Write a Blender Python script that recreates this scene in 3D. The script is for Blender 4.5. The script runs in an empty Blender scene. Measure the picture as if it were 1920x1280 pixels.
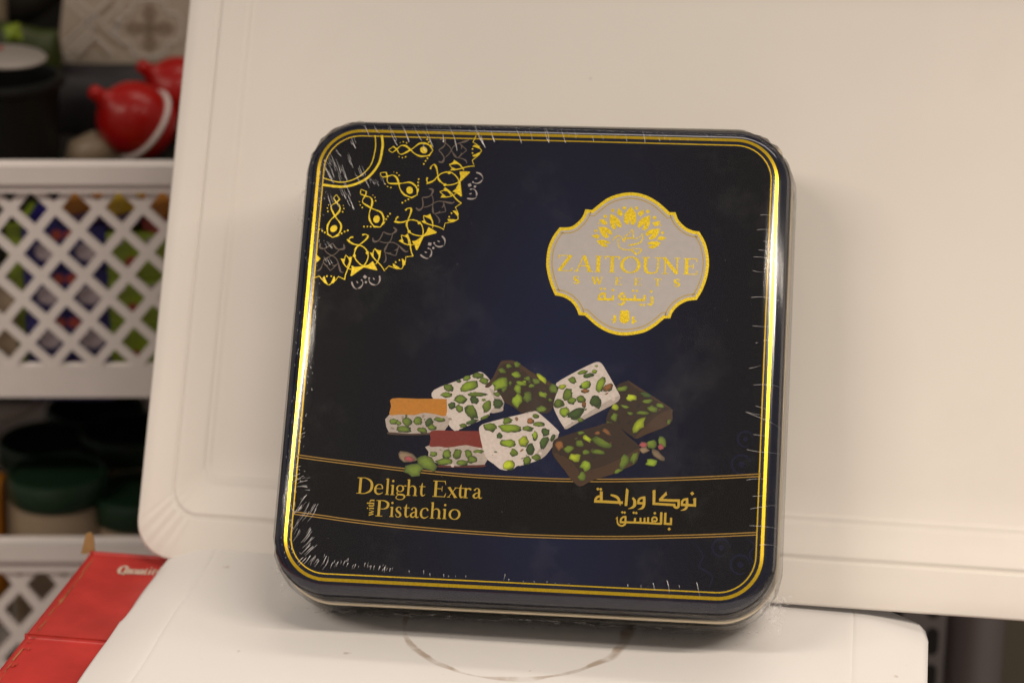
import bpy, bmesh, math, random
import numpy as np
from mathutils import Vector, Matrix
from mathutils.geometry import tessellate_polygon
random.seed(7)
R = math.radians
S = bpy.context.scene
C = S.collection

# ------------------------------------------------------------------ camera
FPX = 4500.0                      # focal length in photo pixels (1920 wide)
PITCH = R(20)
cp, sp = math.cos(PITCH), math.sin(PITCH)
AX_R, AX_F, AX_U = Vector((1, 0, 0)), Vector((0, cp, -sp)), Vector((0, sp, cp))
GW = 0.189                        # width of the tin's outer gold line (m)
# tin pose in camera axes (right, down, forward), from the gold border's corners
_c = [(604.44, 243.35), (1460.46, 264.86), (1424.70, 1125.45), (527.53, 1081.77)]
_A = []
for (x, y), (u, v) in zip([(-.5, .5), (.5, .5), (.5, -.5), (-.5, -.5)], _c):
    _A.append([x, y, 1, 0, 0, 0, -u*x, -u*y, -u]); _A.append([0, 0, 0, x, y, 1, -v*x, -v*y, -v])
_H = np.linalg.svd(np.array(_A))[2][-1].reshape(3, 3)
_M = np.linalg.inv(np.array([[FPX, 0, 960], [0, FPX, 640], [0, 0, 1]])) @ _H
if _M[2, 2] < 0: _M = -_M
_k = np.linalg.norm(_M[:, 0])
GH = GW * np.linalg.norm(_M[:, 1]) / _k
_w = lambda v: AX_R*float(v[0]) - AX_U*float(v[1]) + AX_F*float(v[2])
TX = _w(_M[:, 0]).normalized()
TZ = TX.cross(_w(_M[:, 1])).normalized()
TY = TZ.cross(TX).normalized()
TC = _w(_M[:, 2] * GW / _k)       # centre of the printed face, seen from the camera
HW, HH = GW/2 + .0058, GH/2 + .0058   # outer half size of the lid
DEPTH = .050
low = min((TC + TX*sx*(HW-.02) - TY*(HH-.001) - TZ*DEPTH).z for sx in (-1, 1))
CAM = Vector((0, -.90, -low))
TC = TC + CAM
cam = bpy.data.objects.new('camera', bpy.data.cameras.new('camera'))
C.objects.link(cam); S.camera = cam
cam.location = CAM
cam.rotation_euler = (R(90) - PITCH, 0, 0)
cam.data.sensor_width = 36
cam.data.lens = FPX / 1920 * 36
cam.data.clip_start, cam.data.clip_end = .05, 60
cam.data.dof.use_dof = True
cam.data.dof.focus_distance = (TC - CAM).dot(AX_F) - .006
cam.data.dof.aperture_fstop = 6.6
S.view_settings.view_transform = 'Standard'
S.view_settings.look = 'None'
S.view_settings.exposure = 0
S.view_settings.gamma = 1

def ray(px, py):
    return AX_F + AX_R*((px-960)/FPX) - AX_U*((py-640)/FPX)
def hit(px, py, P, N):
    d = ray(px, py)
    return CAM + d*((P - CAM).dot(N) / d.dot(N))
def ground(px, py, z=0.0): return hit(px, py, Vector((0, 0, z)), Vector((0, 0, 1)))
def atY(px, py, Y): return hit(px, py, Vector((0, Y, 0)), Vector((0, 1, 0)))
def face(px, py):
    v = hit(px, py, TC, TZ) - TC
    return (v.dot(TX), v.dot(TY))

# ------------------------------------------------------------------ world and lamps
W = bpy.data.worlds.new('World'); S.world = W
W.use_nodes = True
W.node_tree.nodes['Background'].inputs[0].default_value = (1, .91, .84, 1)
W.node_tree.nodes['Background'].inputs[1].default_value = .26
def tube(x0, x1, y, z, width, power, col=(1, .88, .745)):
    """a ceiling fluorescent strip from x0 to x1, aimed at the tin"""
    l = bpy.data.lights.new('ceiling_lamp', 'AREA'); l.shape = 'RECTANGLE'
    l.size, l.size_y, l.energy, l.color = x1-x0, width, power, col
    o = bpy.data.objects.new('ceiling_lamp', l); C.objects.link(o)
    o.location = (TC.x + (x0+x1)/2, TC.y + y, TC.z + z)
    o.rotation_euler = (-math.atan2(-y, z), 0, 0)
    return o
tube(.12, 1.65, -1.10, 1.42, .20, 94)
tube(-2.2, -.80, -1.10, 1.42, .20, 76)
tube(-.25, 1.30, .34, 1.50, .16, 6)

# ------------------------------------------------------------------ materials
def mat(name, col, rough=.5, metal=0, spec=.5, var=0, vscale=40, bump=0, bscale=200, coat=0, bdist=.001):
    m = bpy.data.materials.new(name); m.use_nodes = True
    nt = m.node_tree; b = nt.nodes['Principled BSDF']
    b.inputs['Base Color'].default_value = (*col, 1)
    b.inputs['Roughness'].default_value = rough
    b.inputs['Metallic'].default_value = metal
    b.inputs['Specular IOR Level'].default_value = spec
    if coat:
        b.inputs['Coat Weight'].default_value = coat; b.inputs['Coat Roughness'].default_value = .06
    if var or bump:
        tc = nt.nodes.new('ShaderNodeTexCoord')
    if var:
        n = nt.nodes.new('ShaderNodeTexNoise'); n.inputs['Scale'].default_value = vscale
        n.inputs['Detail'].default_value = 6
        nt.links.new(tc.outputs['Object'], n.inputs['Vector'])
        r = nt.nodes.new('ShaderNodeMapRange')
        r.inputs[1].default_value, r.inputs[2].default_value = .3, .7
        r.inputs[3].default_value, r.inputs[4].default_value = 1-var, 1+var
        nt.links.new(n.outputs['Fac'], r.inputs[0])
        mx = nt.nodes.new('ShaderNodeVectorMath'); mx.operation = 'SCALE'
        mx.inputs[0].default_value = col
        nt.links.new(r.outputs[0], mx.inputs['Scale'])
        nt.links.new(mx.outputs[0], b.inputs['Base Color'])
    if bump:
        n2 = nt.nodes.new('ShaderNodeTexNoise'); n2.inputs['Scale'].default_value = bscale
        n2.inputs['Detail'].default_value = 4
        nt.links.new(tc.outputs['Object'], n2.inputs['Vector'])
        bp = nt.nodes.new('ShaderNodeBump'); bp.inputs['Strength'].default_value = bump
        bp.inputs['Distance'].default_value = bdist
        nt.links.new(n2.outputs['Fac'], bp.inputs['Height'])
        nt.links.new(bp.outputs[0], b.inputs['Normal'])
    return m

def nodes_of(m): return m.node_tree, m.node_tree.nodes['Principled BSDF']
def N(nt, typ, **kw):
    n = nt.nodes.new(typ)
    for k, v in kw.items():
        if k == 'op': n.operation = v
        else: n.inputs[int(k[1:])].default_value = v
    return n

M = {}
M['gold'] = mat('gold_foil', (.93, .68, .030), .28, .42, .5, .30, 1500)
M['gold_line'] = mat('gold_border_foil', (.86, .58, .03), .22, .75, .5, .10, 900)
M['gold_flat'] = mat('gold_ink', (.50, .33, .028), .42, .15, .4, .10, 1200)
M['copper'] = mat('copper_ink', (.43, .25, .045), .4, .2, .4, .08, 1200)
M['silver'] = mat('silver_ink', (.40, .35, .34), .4, .3, .5, .12, 1200)
M['knot'] = mat('bronze_grey_ink', (.14, .105, .085), .4, .3, .5, .15, 900)
M['plate'] = mat('emblem_grey_paper', (.50, .47, .47), .5, 0, .4, .03, 300)
M['blueprint'] = mat('faint_blue_ink', (.012, .013, .034), .09, 0, .5)
M['band'] = mat('black_band_ink', (.007, .006, .006), .09, 0, .5)
M['rim'] = mat('bare_tin_rim', (.72, .62, .46), .28, .8, .5, .05, 100)
M['basemetal'] = mat('dark_tin_base', (.16, .145, .12), .35, .5, .5)
M['board'] = mat('white_coated_board', (.815, .76, .70), .42, 0, .35, .015, 18, .08, 60, bdist=.0006)
M['carton'] = mat('white_carton', (.79, .76, .74), .55, 0, .3, .02, 14, .12, 90, bdist=.0006)
M['red'] = mat('red_carton_print', (.46, .034, .028), .4, 0, .45, .16, 45, .15, 150, bdist=.0005)
M['kraft'] = mat('brown_cardboard', (.36, .21, .085), .8, 0, .2, .2, 120)
M['tape'] = mat('clear_tape', (.45, .06, .04), .12, 0, .6, .2, 90)
M['creamprint'] = mat('cream_print', (.62, .45, .36), .6)
M['basket'] = mat('white_plastic', (.78, .72, .69), .38, 0, .4, .05, 25)
M['greenlid'] = mat('dark_green_lid', (.010, .030, .014), .42, 0, .4, .15, 30)
M['jarbody'] = mat('beige_jar', (.33, .25, .17), .35, 0, .5, .1, 20)
M['bulb'] = mat('red_plastic', (.36, .006, .004), .28, 0, .35)
M['whiteplastic'] = mat('white_ring_plastic', (.66, .58, .54), .35)
M['dark'] = mat('dark_shelf', (.020, .018, .014), .7, 0, .2, .3, 15)
M['black'] = mat('black_pot', (.006, .006, .005), .5, 0, .3)
M['tile'] = mat('beige_patterned_card', (.56, .46, .36), .55, 0, .3, .08, 30)
M['tileline'] = mat('pale_pattern_line', (.74, .66, .58), .55)
M['tiledark'] = mat('brown_pattern', (.36, .26, .18), .6)
M['lime'] = mat('lime_pack', (.22, .30, .018), .35, 0, .5, .1, 40)
M['leaf'] = mat('olive_bag', (.035, .045, .006), .45, 0, .4, .25, 40)
M['navy'] = mat('blue_pack', (.020, .015, .13), .35, 0, .5, .1, 40)
M['packwhite'] = mat('pack_white_print', (.44, .37, .40), .5, 0, .3, .35, 260)
M['packred'] = mat('pack_red_print', (.33, .055, .04), .45, 0, .4, .15, 80)
M['yellow'] = mat('yellow_pouch', (.52, .34, .02), .35, 0, .5, .1, 30)
M['purple'] = mat('purple_pouch', (.15, .09, .17), .4, 0, .4, .1, 30)
M['orange'] = mat('orange_pack', (.40, .15, .01), .4)
M['steel'] = mat('grey_painted_steel', (.17, .15, .15), .38, .2, .5, .05, 12)
M['hole'] = mat('slot_dark', (.006, .005, .004), .8)
M['lidwhite'] = mat('pale_lid', (.30, .26, .23), .45, 0, .4, .06, 30)

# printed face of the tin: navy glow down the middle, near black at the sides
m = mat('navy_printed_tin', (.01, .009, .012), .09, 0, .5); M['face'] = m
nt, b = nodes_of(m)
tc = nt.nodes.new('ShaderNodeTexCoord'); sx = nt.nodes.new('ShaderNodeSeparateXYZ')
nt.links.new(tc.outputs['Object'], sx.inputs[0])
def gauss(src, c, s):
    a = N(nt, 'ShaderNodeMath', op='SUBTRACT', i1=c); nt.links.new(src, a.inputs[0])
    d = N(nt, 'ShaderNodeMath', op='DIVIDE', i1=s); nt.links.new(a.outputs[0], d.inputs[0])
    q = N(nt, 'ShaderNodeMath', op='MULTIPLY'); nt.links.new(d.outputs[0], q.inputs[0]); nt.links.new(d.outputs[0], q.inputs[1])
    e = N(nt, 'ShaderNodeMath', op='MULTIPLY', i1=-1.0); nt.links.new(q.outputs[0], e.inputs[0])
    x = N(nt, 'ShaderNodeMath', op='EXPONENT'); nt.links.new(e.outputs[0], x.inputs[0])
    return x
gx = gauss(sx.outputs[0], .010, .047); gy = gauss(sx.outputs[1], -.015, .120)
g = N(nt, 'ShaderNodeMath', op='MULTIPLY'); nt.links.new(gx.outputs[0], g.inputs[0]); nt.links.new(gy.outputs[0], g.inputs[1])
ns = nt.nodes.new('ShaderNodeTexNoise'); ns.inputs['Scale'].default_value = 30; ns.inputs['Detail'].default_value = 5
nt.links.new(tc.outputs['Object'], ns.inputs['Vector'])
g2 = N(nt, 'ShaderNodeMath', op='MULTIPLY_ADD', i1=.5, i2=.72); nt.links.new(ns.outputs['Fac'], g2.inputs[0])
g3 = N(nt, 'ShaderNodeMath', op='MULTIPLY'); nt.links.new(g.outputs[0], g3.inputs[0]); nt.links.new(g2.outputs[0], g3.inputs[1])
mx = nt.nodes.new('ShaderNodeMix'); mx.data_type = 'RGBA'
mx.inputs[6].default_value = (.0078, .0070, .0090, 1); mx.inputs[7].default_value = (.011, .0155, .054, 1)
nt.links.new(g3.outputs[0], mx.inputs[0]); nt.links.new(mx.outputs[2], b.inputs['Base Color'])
M['lacquer'] = mat('black_blue_lacquer', (.006, .007, .018), .13, 0, .82)
M['lacquer'].node_tree.nodes['Principled BSDF'].inputs['Specular Tint'].default_value = (.86, .88, 1, 1)

# four colour print on the tin (colour from the print layer)
m = mat('colour_print', (1, 1, 1), .33, 0, .45); M['print'] = m
nt, b = nodes_of(m)
at = nt.nodes.new('ShaderNodeVertexColor'); at.layer_name = 'ink'
tc = nt.nodes.new('ShaderNodeTexCoord'); ns = nt.nodes.new('ShaderNodeTexNoise')
ns.inputs['Scale'].default_value = 800; ns.inputs['Detail'].default_value = 8
nt.links.new(tc.outputs['Object'], ns.inputs['Vector'])
mr = N(nt, 'ShaderNodeMapRange', i1=.3, i2=.7, i3=.90, i4=1.08); nt.links.new(ns.outputs['Fac'], mr.inputs[0])
vm = N(nt, 'ShaderNodeVectorMath', op='SCALE'); nt.links.new(at.outputs[0], vm.inputs[0]); nt.links.new(mr.outputs[0], vm.inputs['Scale'])
nt.links.new(vm.outputs[0], b.inputs['Base Color'])

# clear shrink film: mostly see-through, thin gloss, faint scuffs
m = bpy.data.materials.new('clear_shrink_film'); m.use_nodes = True; M['film'] = m
nt = m.node_tree; nt.nodes.remove(nt.nodes['Principled BSDF']); out = nt.nodes['Material Output']
tr = nt.nodes.new('ShaderNodeBsdfTransparent'); gl = nt.nodes.new('ShaderNodeBsdfGlossy'); df = nt.nodes.new('ShaderNodeBsdfDiffuse')
tr.inputs[0].default_value = (.97, .965, .95, 1)
gl.inputs['Roughness'].default_value = .07; df.inputs[0].default_value = (.8, .77, .76, 1)
tc = nt.nodes.new('ShaderNodeTexCoord')
ns = nt.nodes.new('ShaderNodeTexNoise'); ns.inputs['Scale'].default_value = 24; ns.inputs['Detail'].default_value = 7; ns.inputs['Roughness'].default_value = .7
nt.links.new(tc.outputs['Object'], ns.inputs['Vector'])
mr = N(nt, 'ShaderNodeMapRange', i1=.52, i2=.8, i3=.0, i4=.028); nt.links.new(ns.outputs['Fac'], mr.inputs[0])
lw = nt.nodes.new('ShaderNodeFresnel'); lw.inputs[0].default_value = 1.18
bp = nt.nodes.new('ShaderNodeBump'); bp.inputs['Strength'].default_value = .25; bp.inputs['Distance'].default_value = .0006
n2 = nt.nodes.new('ShaderNodeTexNoise'); n2.inputs['Scale'].default_value = 90; nt.links.new(tc.outputs['Object'], n2.inputs['Vector'])
nt.links.new(n2.outputs['Fac'], bp.inputs['Height'])
m1 = nt.nodes.new('ShaderNodeMixShader'); m2 = nt.nodes.new('ShaderNodeMixShader')
nt.links.new(lw.outputs[0], m1.inputs[0]); nt.links.new(tr.outputs[0], m1.inputs[1]); nt.links.new(gl.outputs[0], m1.inputs[2])
nt.links.new(mr.outputs[0], m2.inputs[0]); nt.links.new(m1.outputs[0], m2.inputs[1]); nt.links.new(df.outputs[0], m2.inputs[2])
nt.links.new(m2.outputs[0], out.inputs[0])
# creased film: white mixed into the colour stands in for its lamp glints
m = bpy.data.materials.new('creased_film_glint'); m.use_nodes = True; M['crease_glint'] = m
nt = m.node_tree; nt.nodes.remove(nt.nodes['Principled BSDF']); out = nt.nodes['Material Output']
tr = nt.nodes.new('ShaderNodeBsdfTransparent'); gl = nt.nodes.new('ShaderNodeBsdfGlossy'); df = nt.nodes.new('ShaderNodeBsdfDiffuse')
gl.inputs['Roughness'].default_value = .25; df.inputs[0].default_value = (.9, .85, .85, 1)
m1 = nt.nodes.new('ShaderNodeMixShader'); m2 = nt.nodes.new('ShaderNodeMixShader')
m1.inputs[0].default_value = .35; m2.inputs[0].default_value = .64
nt.links.new(df.outputs[0], m1.inputs[1]); nt.links.new(gl.outputs[0], m1.inputs[2])
nt.links.new(tr.outputs[0], m2.inputs[1]); nt.links.new(m1.outputs[0], m2.inputs[2]); nt.links.new(m2.outputs[0], out.inputs[0])
m = M['crease_glint'].copy(); m.name = 'thin_crumpled_film'; M['tuft'] = m
[n for n in m.node_tree.nodes if n.type == 'MIX_SHADER'][1].inputs[0].default_value = .15

# ------------------------------------------------------------------ object helpers
def link(o, parent=None):
    C.objects.link(o)
    if parent: o.parent = parent
    return o
def tag(o, label=None, cat=None, group=None, kind=None):
    for k, v in (('label', label), ('category', cat), ('group', group), ('kind', kind)):
        if v: o[k] = v
    return o
def empty(name, loc, label=None, cat=None, group=None):
    o = bpy.data.objects.new(name, None); o.location = loc; o.empty_display_size = .02
    return tag(link(o), label, cat, group)
def meshobj(name, verts, faces, m, parent=None, smooth=False, sharp=None):
    me = bpy.data.meshes.new(name)
    if parent is not None and parent.type == 'EMPTY' and parent.get('_world'):
        pl = parent.location; verts = [Vector(v) - pl for v in verts]
    me.from_pydata([tuple(v) for v in verts], [], faces); me.update()
    for mm in (m if isinstance(m, (list, tuple)) else [m]): me.materials.append(mm)
    if smooth:
        for p in me.polygons: p.use_smooth = True
    return link(bpy.data.objects.new(name, me), parent)
def bmobj(name, bm, m, parent=None, smooth=False, angle=None):
    bmesh.ops.recalc_face_normals(bm, faces=bm.faces)
    me = bpy.data.meshes.new(name); bm.to_mesh(me); bm.free()
    for mm in (m if isinstance(m, (list, tuple)) else [m]): me.materials.append(mm)
    if smooth:
        for p in me.polygons: p.use_smooth = True
        if angle: me.set_sharp_from_angle(angle=R(angle))
    return link(bpy.data.objects.new(name, me), parent)
def box_bm(a, b, bev=0, seg=2):
    bm = bmesh.new()
    bmesh.ops.create_cube(bm, size=1)
    for v in bm.verts:
        v.co = Vector([(a[i]+b[i])/2 + v.co[i]*(b[i]-a[i]) for i in range(3)])
    if bev: bmesh.ops.bevel(bm, geom=bm.edges[:], offset=bev, segments=seg, affect='EDGES', profile=.5)
    return bm
def lathe_bm(prof, n=32):
    bm = bmesh.new(); rings = []
    for r, z in prof:
        rings.append([bm.verts.new((r*math.cos(2*math.pi*i/n), r*math.sin(2*math.pi*i/n), z)) for i in range(n)] if r > 1e-6 else [bm.verts.new((0, 0, z))])
    for p, q in zip(rings, rings[1:]):
        for i in range(n):
            j = (i+1) % n
            f = [p[i % len(p)], p[j % len(p)], q[j % len(q)], q[i % len(q)]]
            f = list(dict.fromkeys(f))
            if len(f) > 2: bm.faces.new(f)
    return bm
def rrect(hw, hh, r, n=12):
    r = max(r, .0004); pts = []
    for cx, cy, a0 in ((hw-r, hh-r, 0), (-hw+r, hh-r, 90), (-hw+r, -hh+r, 180), (hw-r, -hh+r, 270)):
        for i in range(n+1):
            a = R(a0 + 90*i/n); pts.append((cx + r*math.cos(a), cy + r*math.sin(a)))
    return pts
def crom(pts, k=6, closed=False):
    P = [np.array(p, float) for p in pts]; n = len(P)
    if n < 3: return pts
    out = []
    for i in range(n if closed else n-1):
        if closed: a, b_, c, d = P[(i-1) % n], P[i], P[(i+1) % n], P[(i+2) % n]
        else: a, b_, c, d = P[max(i-1, 0)], P[i], P[i+1], P[min(i+2, n-1)]
        for t in np.linspace(0, 1, k, endpoint=False):
            out.append(tuple(.5*((2*b_) + (-a+c)*t + (2*a-5*b_+4*c-d)*t*t + (-a+3*b_-3*c+d)*t**3)))
    if not closed: out.append(tuple(P[-1]))
    return out

class Art:
    """flat print: ribbons and filled shapes laid on the tin's face (metres, tin axes)"""
    def __init__(s, z): s.v, s.f, s.c, s.z, s.col, s.clip = [], [], [], z, (1, 1, 1), None
    def _add(s, pts, faces, col=None, dz=0):
        n = len(s.v); col = col or s.col
        s.i = (getattr(s, 'i', -1) + 1) % 14; dz = dz + s.i*8e-7
        s.v += [(p[0], p[1], s.z + dz) for p in pts]
        cols = col if isinstance(col, list) else [col]*len(pts)
        s.c += cols
        for f in faces:
            if s.clip:
                cx = sum(pts[i][0] for i in f)/len(f); cy = sum(pts[i][1] for i in f)/len(f)
                if not s.clip(cx, cy): continue
            s.f.append(tuple(n+i for i in f))
    def poly(s, pts, col=None, dz=0):
        t = tessellate_polygon([[Vector((p[0], p[1], 0)) for p in pts]])
        s._add(pts, [tuple(x) for x in t], col, dz)
    def stroke(s, pts, w, k=5, closed=False, dz=0, col=None):
        ws = list(w) if isinstance(w, (list, tuple)) else [w]*len(pts)
        q = [(p[0], p[1], ww) for p, ww in zip(pts, ws)]
        if k > 1: q = crom(q, k, closed)
        n = len(q); L = []
        for i in range(n):
            a = q[(i-1) % n] if closed else q[max(i-1, 0)]; b_ = q[(i+1) % n] if closed else q[min(i+1, n-1)]
            dx, dy = b_[0]-a[0], b_[1]-a[1]; l = math.hypot(dx, dy) or 1
            h = max(q[i][2], 0)/2
            L += [(q[i][0] - dy/l*h, q[i][1] + dx/l*h), (q[i][0] + dy/l*h, q[i][1] - dx/l*h)]
        s._add(L, [(2*i, 2*i+1, (2*i+3) % (2*n), (2*i+2) % (2*n)) for i in range(n if closed else n-1)], col, dz)
    def dot(s, c, r, n=12, col=None, dz=0):
        s._add([c] + [(c[0]+r*math.cos(2*math.pi*i/n), c[1]+r*math.sin(2*math.pi*i/n)) for i in range(n)],
               [(0, i+1, (i+1) % n + 1) for i in range(n)], col, dz)
    def build(s, name, m, parent):
        me = bpy.data.meshes.new(name); me.from_pydata(s.v, [], s.f); me.update()
        me.materials.append(m)
        ca = me.color_attributes.new('ink', 'FLOAT_COLOR', 'POINT')
        for i, c in enumerate(s.c): ca.data[i].color = (*c, 1)
        o = bpy.data.objects.new(name, me)
        me.flip_normals() if (me.polygons and sum(p.normal.z for p in me.polygons) < 0) else None
        return link(o, parent)
PXM = 1/4720.0                    # metres of tin face per photo pixel
class Zm:
    """reads coordinates measured on an enlarged part of the photo into the tin's face"""
    def __init__(s, x, y, k): s.x, s.y, s.k = x, y, k
    def __call__(s, x, y): return face(s.x + x/s.k, s.y + y/s.k)
    def L(s, pts): return [s(x, y) for x, y in pts]
    def w(s, w): return [a*PXM/s.k for a in w] if isinstance(w, (list, tuple)) else w*PXM/s.k

# ------------------------------------------------------------------ the sweets tin
tin = empty('sweets_tin', (0, 0, 0), 'square navy and gold sweets tin with rounded corners, shrink wrapped, leaning on the white tray', 'tin')
tin.matrix_world = Matrix(((TX.x, TY.x, TZ.x, TC.x), (TX.y, TY.y, TZ.y, TC.y), (TX.z, TY.z, TZ.z, TC.z), (0, 0, 0, 1)))
RC = .0230
def shell(name, prof, m, parent, cap0=False, cap1=False, n=12, jit=None, smooth=True, angle=40):
    bm = bmesh.new(); loops = []
    for ins, z in prof:
        ring = []
        for (x, y) in rrect(HW-ins, HH-ins, RC-ins, n):
            ring.append(bm.verts.new((x, y, z)))
        if jit: jit(ring, ins, z)
        loops.append(ring)
    for p, q in zip(loops, loops[1:]):
        for i in range(len(p)):
            j = (i+1) % len(p); bm.faces.new((p[i], p[j], q[j], q[i]))
    if cap0: bm.faces.new(loops[0])
    if cap1: bm.faces.new(loops[-1])
    return bmobj(name, bm, m, parent, smooth, angle)
mm = .001
lidprof = [(.0088, 0), (.0072, -.00002), (.0064, -.00010), (.0052, -.00036), (.0041, -.00078), (.0031, -.00138), (.0021, -.0022),
           (.0013, -.0032), (.0007, -.0043), (.0003, -.0055), (.00005, -.007), (0, -.009), (0, -.0238)]
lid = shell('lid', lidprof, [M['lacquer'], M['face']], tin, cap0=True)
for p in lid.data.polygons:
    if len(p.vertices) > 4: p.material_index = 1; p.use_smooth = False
shell('lid_rim', [(.0004, -.0236), (-.0003, -.0238), (-.0007, -.0243), (-.0007, -.0248), (-.0003, -.0253), (.0006, -.0258)], M['rim'], lid)
gp = [(i, z + .00006) for i, z in lidprof if .0050 < i < .0066]
shell('outer_gold_line', [(.00645, -.00003), (.0058, -.00016), (.00515, -.00030)], M['gold_line'], lid)
shell('inner_gold_line', [(.00835, .00008), (.00785, .00008)], M['gold_line'], lid)
shell('tin_base', [(.0016, -.0255), (.0016, -.0480), (.0019, -.0490), (.0028, -.0499)], M['basemetal'], tin, cap1=True)

# -- corner ornament: twelve-fold rosette cut by the border
ZA, ZO, ZY = Zm(560, 220, 3.766), Zm(590, 460, 11.294), Zm(590, 340, 9.847)
eyes = [ZY(350, 875), ZY(1143, 700), face(768, 357), face(794.5, 282)]
ORN = None
def fitc(pts):
    A = np.array([[2*x, 2*y, 1] for x, y in pts]); bb = np.array([x*x+y*y for x, y in pts])
    s = np.linalg.lstsq(A, bb, rcond=None)[0]; return (s[0], s[1])
ORN = fitc(eyes)
angs = [math.atan2(y-ORN[1], x-ORN[0]) for x, y in eyes]
STEP = (angs[3]-angs[0])/3
print('ornament centre', ORN, 'step deg', math.degrees(STEP), [round(math.degrees(a), 1) for a in angs])
def rot(p, k):
    a = STEP*k; x, y = p[0]-ORN[0], p[1]-ORN[1]
    return (ORN[0] + x*math.cos(a) - y*math.sin(a), ORN[1] + x*math.sin(a) + y*math.cos(a))
clipf = lambda x, y: x > -HW+.0080 and y < HH-.0080
class Rep:
    def __init__(s, art, z, ks): s.a, s.z, s.ks = art, z, ks
    def st(s, pts, w, k=5, closed=False):
        w = [q*.88 for q in w] if isinstance(w, list) else w*.88
        for q in s.ks: s.a.stroke([rot(s.z(*p), q) for p in pts], s.z.w(w), k, closed)
    def po(s, pts):
        for q in s.ks: s.a.poly([rot(s.z(*p), q) for p in pts])
    def do(s, x, y, r):
        for q in s.ks: s.a.dot(rot(s.z(x, y), q), s.z.w(r))
ornament = empty('corner_ornament', (0, 0, 0)); ornament.parent = tin
ga = Art(.00010); ga.clip = clipf
e = Rep(ga, ZY, (-1, 0, 1, 2))
e.st([(855, 155), (850, 235), (940, 275)], 14); e.st([(858, 150), (962, 192)], 14, 1)
e.st([(955, 190), (935, 270), (890, 340), (895, 400), (1000, 470), (1100, 520), (1220, 570), (1270, 660), (1270, 740), (1215, 845)], [26, 28, 14, 24, 38, 18, 36, 38, 24, 16])
e.st([(845, 235), (930, 270), (1030, 300), (1065, 380), (1045, 480), (1010, 590), (1012, 700), (1060, 790), (1120, 838), (1215, 845)], [16, 26, 18, 44, 36, 18, 40, 26, 16, 16])
e.po([(1143+58*math.cos(t)*.94-70*math.sin(t)*.34, 700+58*math.cos(t)*-.34*-1+70*math.sin(t)*.94) for t in np.linspace(0, 2*math.pi, 22, endpoint=False)])
e.po([(1080, 822), (1210, 838), (1215, 852), (1085, 852)]); e.po([(1250, 765), (1308, 738), (1285, 785), (1225, 835)])
for x, y, r in ((1320, 700, 17), (1352, 648, 17), (1392, 600, 17), (1035, 838, 17), (975, 836, 16), (910, 838, 17), (1078, 258, 8), (1115, 300, 12), (1125, 360, 14), (830, 380, 10), (840, 440, 12), (880, 485, 14)):
    e.do(x, y, r)
g_ = Rep(ga, ZO, (0, 1, 2))
g_.po([(780, 428), (860, 460), (980, 448), (1020, 438), (1042, 466), (780, 652), (758, 640), (785, 520)])
g_.po([(1020, 438), (1130, 415), (1232, 335), (1265, 390), (1328, 522), (1300, 530), (1042, 466)])
g_.st([(940, 5), (870, 90), (840, 210), (890, 325), (1010, 430), (1070, 395), (1115, 310), (1135, 210), (1105, 120), (1040, 40)], 27, 5, True)
g_.do(840, 220, 34); g_.do(1115, 160, 36)
g_.po([(545, 285), (640, 285), (628, 335), (600, 345)]); g_.st([(585, 315), (640, 420), (720, 490), (790, 515)], [40, 24, 20, 16])
g_.st([(628, 350), (640, 260), (660, 205)], 18); g_.st([(660, 205), (720, 270), (738, 350), (690, 460)], 20)
g_.po([(725, 250), (800, 245), (770, 310), (738, 330)]); g_.st([(768, 285), (740, 420), (690, 530), (650, 640), (640, 720)], [46, 32, 30, 28, 26])
g_.po([(1165, 155), (1245, 160), (1242, 220), (1215, 228)]); g_.st([(1200, 188), (1280, 300), (1390, 410), (1450, 490), (1480, 545)], [42, 28, 24, 22, 22])
g_.st([(1243, 230), (1240, 140), (1275, 70)], 18); g_.st([(1275, 70), (1340, 140), (1365, 240), (1340, 320)], 22)
g_.po([(1335, 120), (1412, 103), (1395, 170), (1360, 205)]); g_.st([(1385, 150), (1370, 260), (1330, 350), (1290, 400)], [46, 30, 24, 18])
g_ = Rep(ga, ZY, (0, 1, 2))
g_.st([(970, 1275), (900, 1210), (820, 1178), (720, 1160), (640, 1110), (600, 1072)], [14, 18, 22, 30, 40, 24]); g_.st([(630, 1085), (660, 1042), (712, 1030)], [14, 26, 40])
g_.st([(735, 1275), (770, 1210), (830, 1170), (920, 1100), (975, 1040), (988, 995)], [16, 20, 22, 30, 42, 22]); g_.st([(985, 1000), (930, 980), (878, 992)], [20, 22, 38])
g_ = Rep(ga, ZO, (0, 1, 2, 3))
g_.st([(0, 685), (100, 652), (210, 790), (300, 842)], 20, 1); g_.st([(300, 842), (440, 745), (500, 660), (640, 722)], 20, 1)
g_.po([(172, 690), (205, 648), (232, 720), (272, 805), (210, 800), (185, 745)]); g_.po([(436, 690), (408, 648), (380, 720), (345, 795), (400, 805), (432, 750)])
g_.do(260, 655, 18); g_.do(352, 655, 18)
g_.po([(40, 200), (125, 282), (40, 372)])
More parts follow.
